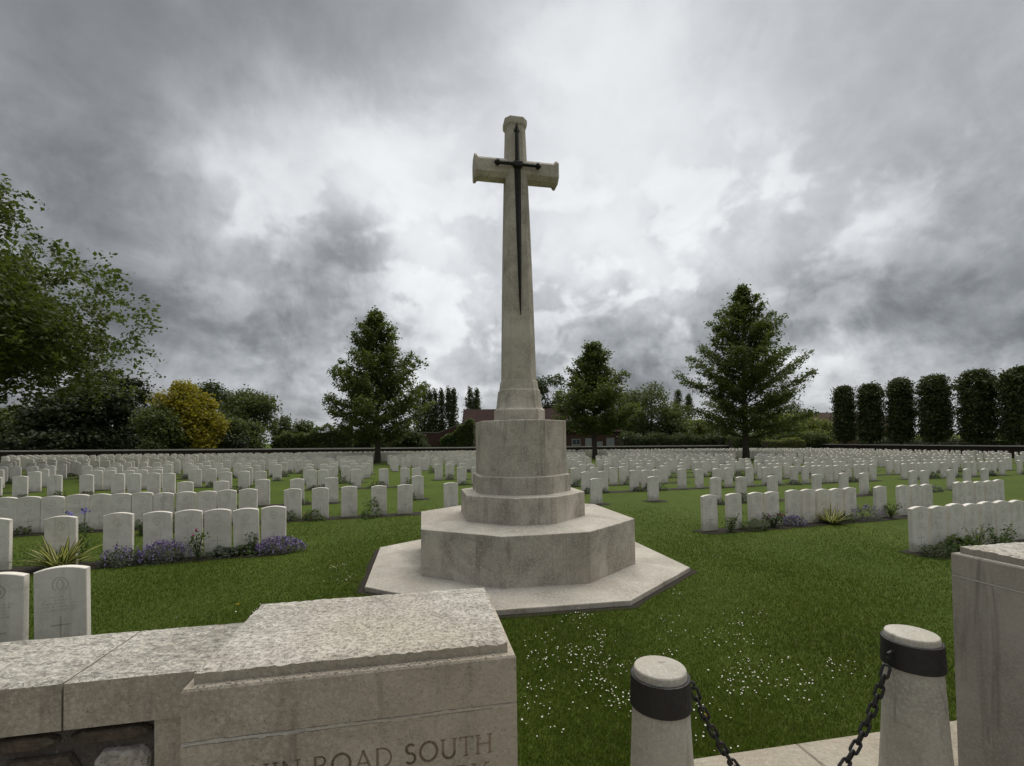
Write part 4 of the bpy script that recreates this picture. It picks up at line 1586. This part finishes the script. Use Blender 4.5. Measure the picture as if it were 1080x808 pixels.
hedge('dark sloping hedge rising towards the conical oak', P2(287, 62), P2(372, 66), 2.2, 2.2, 4.3, 'ivy_leaf', 9000, .26)
hedge('long dark hedge beyond the wall right of the farmhouse', P2(655, 68), P2(770, 72), 2.0, 2.6, 2.3, 'dark_leaf', 9000, .28, fuzz=.22)
hedge('dark bushy hedge beyond the wall under the tall conical oak', P2(770, 68), P2(870, 70), 2.0, 2.6, 2.4, 'ivy_leaf', 9000, .28, fuzz=.25)
hedge('flat clipped light green hedge showing over the wall', P2(806, 65), P2(846, 66), 1.2, 1.95, 1.95, 'light_leaf', 4000, .16, fuzz=.04)
hedge('dark hedge below the clipped column trees', P2(905, 72), P2(1075, 58), 1.6, 1.9, 2.0, 'column_leaf', 8000, .24, fuzz=.2)
hedge('dark undergrowth hedge under the cedar and golden tree', P2(-30, 46), P2(262, 52), 1.6, 1.9, 2.0, 'cedar_leaf', 11000, .28, fuzz=.25)

# ------------------------------------------------------------------ far wall
def wall_run(label, p0_, p1_, h):
    a_, b_ = Vector((*p0_, 0)), Vector((*p1_, 0))
    L = (b_ - a_).length
    ang = math.atan2((b_ - a_).y, (b_ - a_).x)
    c_ = (a_ + b_) / 2
    t = thing('cemetery_wall', label, 'wall', (c_.x, c_.y, 0), ang)
    n = 24
    mb, cp = MB(), MB()
    g_ = [gz(a_.x + (b_.x - a_.x) * i / n) for i in range(n + 1)]
    for i in range(n):
        x0_, x1_ = -L / 2 + L * i / n, -L / 2 + L * (i + 1) / n
        for m_, y0_, y1_, lo, hi in ((mb, -.17, .17, -.3, h - .12), (cp, -.23, .23, h - .12, h)):
            m_.rings([[(x0_, y0_, g_[i] + z), (x1_, y0_, g_[i + 1] + z), (x1_, y1_, g_[i + 1] + z), (x0_, y1_, g_[i] + z)] for z in (lo, hi)], 0)
    mb.build('brickwork', 'dark_brick', t)
    cp.build('wall_coping', 'coping_grey', t)


corner = (44.6, WALL0 + WALLT * 44.6)
wall_run('long dark brick wall with grey coping behind the last headstones', (-62, WALL0 - WALLT * 62), corner, 1.14)
wall_run('dark side wall running below the clipped column trees', (corner[0] + .4, corner[1] - .4), (56.5, 30), 1.3)

# ------------------------------------------------------------------ farm buildings
def gable_block(t, x0, x1, y0, y1, eave, ridge, wall_m, roof_m, hip1=False, chim=None):
    mb = MB()
    mb.box(x0, x1, y0, y1, -.3, eave)
    ym = (y0 + y1) / 2
    for xx in (x0 + .02, x1 - .02):
        if hip1 and xx > 0:
            continue
        mb.add([(xx, y0 + .02, eave), (xx, y1 - .02, eave), (xx, ym, ridge - .15)], [(0, 1, 2)])
    mb.build('wall', wall_m, t)
    rb = MB()
    e = .35
    hx = (y1 - y0) * .4 if hip1 else -.25
    P = [(x0 - .25, y0 - e, eave - .1), (x1 + .3, y0 - e, eave - .1), (x1 + .3, y1 + e, eave - .1), (x0 - .25, y1 + e, eave - .1), (x0 - .25, ym, ridge), (x1 - hx, ym, ridge)]
    Q = [(a_, b_, c_ + .14) for a_, b_, c_ in P]
    fs = [(0, 1, 5, 4), (2, 3, 4, 5), (1, 2, 5), (3, 0, 4)]
    rb.add(Q, [f for f in fs])
    rb.add(P, [tuple(reversed(f)) for f in fs])
    for a_, b_ in ((0, 1), (1, 2), (2, 3), (3, 0)):
        rb.add([P[a_], P[b_], Q[b_], Q[a_]], [(0, 1, 2, 3)])
    return rb.build('roof', roof_m, t)


barn = thing('barn', 'long low barn with dark red tiled roof behind the cross pedestal', 'barn', (at_px(520, 80), 80, 0), R(2))
bx0, bx1 = at_px(489, 80) - at_px(520, 80), at_px(600, 80) - at_px(520, 80)
gable_block(barn, bx0, bx1, 0, 8, 4.6, zt(431.5, 84), 'red_brick', 'roof_tile')
farm = thing('farmhouse', 'red brick farmhouse with hipped tiled roof and pale windows', 'farmhouse', (at_px(600, 72), 72, gz(9)), R(3))
fx1 = at_px(656, 72) - at_px(600, 72)
gable_block(farm, 0.6, fx1, 0, 6.5, zt(455.5, 72), zt(444, 75), 'red_brick', 'roof_tile', hip1=True)
for px, w, h, z, shut in ((607.5, 1.35, .95, 1.15, False), (620.5, 1.0, 1.3, .9, True), (632.5, .9, .9, .75, True), (644, 1.25, 1.25, .95, True)):
    x = at_px(px, 72) - at_px(600, 72)
    mb = MB()
    fr = .09
    for a_ in ((x - w / 2, x + w / 2, z, z + fr), (x - w / 2, x + w / 2, z + h - fr, z + h), (x - w / 2, x - w / 2 + fr, z + fr, z + h - fr), (x + w / 2 - fr, x + w / 2, z + fr, z + h - fr), (x - .03, x + .03, z + fr, z + h - fr)):
        mb.box(a_[0], a_[1], -.06, .05, a_[2], a_[3])
    wo = mb.build('window', 'dull_white', farm)
    mb = MB()
    mb.box(x - w / 2 + fr, x + w / 2 - fr, -.035, .03, z + fr, z + h - fr)
    mb.build('blind' if shut else 'pane', 'dull_white' if shut else 'window_glass', wo)
    mb = MB()
    mb.box(x - w / 2 - .08, x + w / 2 + .08, -.12, .04, z - .1, z - .002)
    mb.build('sill', 'dull_white', wo)
# brick garden wall, part of it under ivy, falling to the left
gw = thing('garden_wall', 'old red brick garden wall with sloping top beside the ivy', 'wall', (at_px(470, 76), 76, 0), 0)
mb = MB()
f0 = [(at_px(p, 76) - at_px(470, 76), zt(q, 76)) for p, q in ((405, 456), (440, 455), (463, 455), (499, 441))]
vs, fs = [], []
for y in (0, .35):
    for x, z in f0:
        vs += [(x, y, -.3), (x, y, z)]
n = len(f0)
for i in range(n - 1):
    a_ = i * 2
    fs.append((a_, a_ + 2, a_ + 3, a_ + 1))
    fs.append((2 * n + a_, 2 * n + a_ + 1, 2 * n + a_ + 3, 2 * n + a_ + 2))
    fs.append((a_ + 1, a_ + 3, 2 * n + a_ + 3, 2 * n + a_ + 1))
mb.add(vs, fs)
mb.build('brickwork', 'red_brick', gw)
mb = MB()
for (x0_, z0_), (x1_, z1_) in zip(f0[:-1], f0[1:]):
    mb.rings([[(x0_, -.08, z0_ + q), (x1_, -.08, z1_ + q), (x1_, .43, z1_ + q), (x0_, .43, z0_ + q)] for q in (.003, .16)])
mb.build('wall_coping', 'fence_wood', gw)
hedge('dense green ivy bank leaning against the sloping garden wall', P2(466, 74.6), P2(500, 74.6), 1.6, 2.3, 5.0, 'ivy_leaf', 7000, .28, name='ivy_bank', cat='ivy')
lobe_tree('broadleaf_tree', 'small dark round shrub tree below the conical oak beside the brick wall', at_px(432, 72), 72, 3.4, 3.6, .2, 'dark_leaf', .36, 5000, 47, .8, 10, BT)
lobe_tree('broadleaf_tree', 'dark spreading shrub tree behind the conical oak trunk', at_px(385, 70), 70, 4.2, 3.9, .2, 'dark_leaf', .38, 6000, 48, .8, 12, BT)
shed = thing('outbuilding', 'brown tiled outbuilding half hidden behind the first column trees', 'building', (at_px(905, 92), 92, gz(75)), R(6))
gable_block(shed, -7.5, 9, 0, 9, 4.2, zt(434, 92), 'red_brick', 'brown_tile')
# plain rail fence on the right
fn = thing('rail_fence', 'grey wooden rail fence right of the column trees', 'fence', (57, 62, gz(57)), R(-14))
mb, rl = MB(), MB()
for i in range(9):
    mb.box(-8 + 2 * i - .06, -8 + 2 * i + .06, -.06, .06, -.2, 2.0)
for z in (1.05, 1.45, 1.85):
    rl.box(-8.2, 8.2, -.10, -.064, z - .06, z + .06)
mb.build('fence_posts', 'fence_wood', fn)
rl.build('rails', 'fence_wood', fn)

# ------------------------------------------------------------------ grass blades and daisies
def free_of_stone(x, y):
    u, v = x * CA + y * SA, -x * SA + y * CA
    ok = v > 2.64
    ok &= ~((u > -.83) & (u < .36) & (v < 2.52))
    lu, lv = (x - cc[0]) * CA + (y - cc[1]) * SA, -(x - cc[0]) * SA + (y - cc[1]) * CA
    au, av = np.abs(lu), np.abs(lv)
    inside = (au < 2.41) & (av < 2.39) & ((av - 1.17) / 1.16 + (au - .84) / 1.5 < 1.06)
    return ok & ~inside


def grass_patch(n, h, w, dmin, dmax):
    r_ = np.sqrt(rng.uniform(dmin ** 2, dmax ** 2, n) if dmin == 0 else np.exp(rng.uniform(math.log(dmin), math.log(dmax), n)) ** 2)
    a = rng.uniform(R(40), R(140), n)
    return np.cos(a) * r_, np.sin(a) * r_


N = 520000
gx, gy = grass_patch(N, 0, 0, 2.3, 15.0)
ok = (rng.random(N) < np.clip((15.0 - np.hypot(gx, gy)) / 7.0, 0, 1)) & free_of_stone(gx, gy) & (np.abs(gx) < gy * 1.18 + .2)
for z0_, xl in ((5.85, -3.9), (9.8, -3.9), (13.5, -1.3)):
    ok &= ~((gx < xl) & (np.abs(gy - .34 * gx - z0_ + .14) < .26))
for z0_, xl in ((5.78, 6.8), (8.66, 3.95), (12.35, 6)):
    ok &= ~((gx > xl) & (np.abs(gy - .34 * gx - z0_ + .14) < .26))
gx, gy = gx[ok], gy[ok]
n = len(gx)
dd = np.sqrt(gx ** 2 + gy ** 2)
hh = rng.uniform(.016, .036, n) * (1 + .25 * np.sin(gx * 2.1 + np.sin(gy * 1.7)))
ww = .0016 * (1 + dd * .28)
az = rng.uniform(0, 2 * np.pi, n)
ln = rng.uniform(.2, 1.1, n) * hh
ax_ = rng.uniform(0, 2 * np.pi, n)
gzv = -G * gx
b0 = np.stack([gx + np.cos(az) * ww, gy + np.sin(az) * ww, gzv - .003], 1)
b1 = np.stack([gx - np.cos(az) * ww, gy - np.sin(az) * ww, gzv - .003], 1)
tip = np.stack([gx + np.cos(ax_) * ln, gy + np.sin(ax_) * ln, gzv + hh], 1)
v = np.stack([b0, b1, tip], 1).reshape(-1, 3)
tag(np_mesh('grass', v, np.arange(n * 3).reshape(n, 3), 'grass_blade'), 'short mown green grass of the cemetery lawn', 'grass', kind='stuff')

dz = []
for cx_, cy_, sx, sy, k in ((.62, 4.1, .30, .42, 110), (1.15, 3.55, .28, .28, 50), (1.95, 4.0, .22, .30, 60), (1.75, 3.6, .38, .20, 45), (.35, 3.4, .25, .3, 45), (1.0, 4.75, .28, .2, 28), (2.2, 4.8, .3, .2, 22), (2.7, 4.05, .15, .1, 12),
                           (-2.55, 6.6, .12, .35, 26), (-3.4, 5.6, .3, .3, 8), (1.0, 2.9, .5, .15, 14), (2.5, 5.6, 1.6, 1.3, 26), (3.2, 7.5, 1.0, .6, 8), (.95, 5.05, .2, .12, 14)):
    sub = [(random.gauss(cx_, sx), random.gauss(cy_, sy)) for _ in range(max(2, k // 6))]
    for _ in range(int(k * 1.6)):
        q = random.choice(sub)
        x, y = random.gauss(q[0], .09), random.gauss(q[1], .09)
        if bool(free_of_stone(np.array([x]), np.array([y]))[0]):
            dz.append((x, y))
mb = MB()
for x, y in dz:
    h = random.uniform(.03, .055)
    r_ = random.uniform(.004, .0075)
    tx, ty = random.uniform(-.5, .5), random.uniform(-.5, .5)
    z = gz(x) + h
    ring = []
    for q in range(12):
        a = 2 * math.pi * q / 12
        rr_ = r_ * (1 if q % 2 else .72)
        ring.append((x + rr_ * math.cos(a), y + rr_ * math.sin(a), z + rr_ * (tx * math.cos(a) + ty * math.sin(a)) + .002))
    mb.add(ring + [(x, y, z)], [(q, (q + 1) % 12, 12) for q in range(12)], 0)
    mb.add([(x + r_ * .32 * math.cos(a), y + r_ * .32 * math.sin(a), z + .0035) for a in (0, 1.05, 2.1, 3.14, 4.2, 5.24)], [(0, 1, 2, 3, 4, 5)], 1)
    mb.tube([(x, y, gz(x)), (x, y, z)], .0012, 3, 2)
tag(mb.build('daisies', ['petal_white', 'petal_yellow', 'stem_green']), 'scattered white daisies in the grass before the cross', 'daisies', kind='stuff')
for q, (x, y, lab) in enumerate(((1.33, 3.28, 'single yellow dandelion between the two bollards'), (-3.25, 5.5, 'single yellow dandelion in the lawn behind the left wall'))):
    t = thing('dandelion', lab, 'flower', (x, y, gz(x)))
    mb = MB()
    mb.tube([(0, 0, 0), (0, 0, .05)], .002, 5)
    mb.build('stem', 'stem_green', t)
    p = rng.normal(size=(40, 3)) * np.array([.008, .008, .003]) + np.array([0, 0, .052])
    v, f = leaf_quads(p, .012, .5)
    np_mesh('bloom', v, f, 'petal_yellow', t)
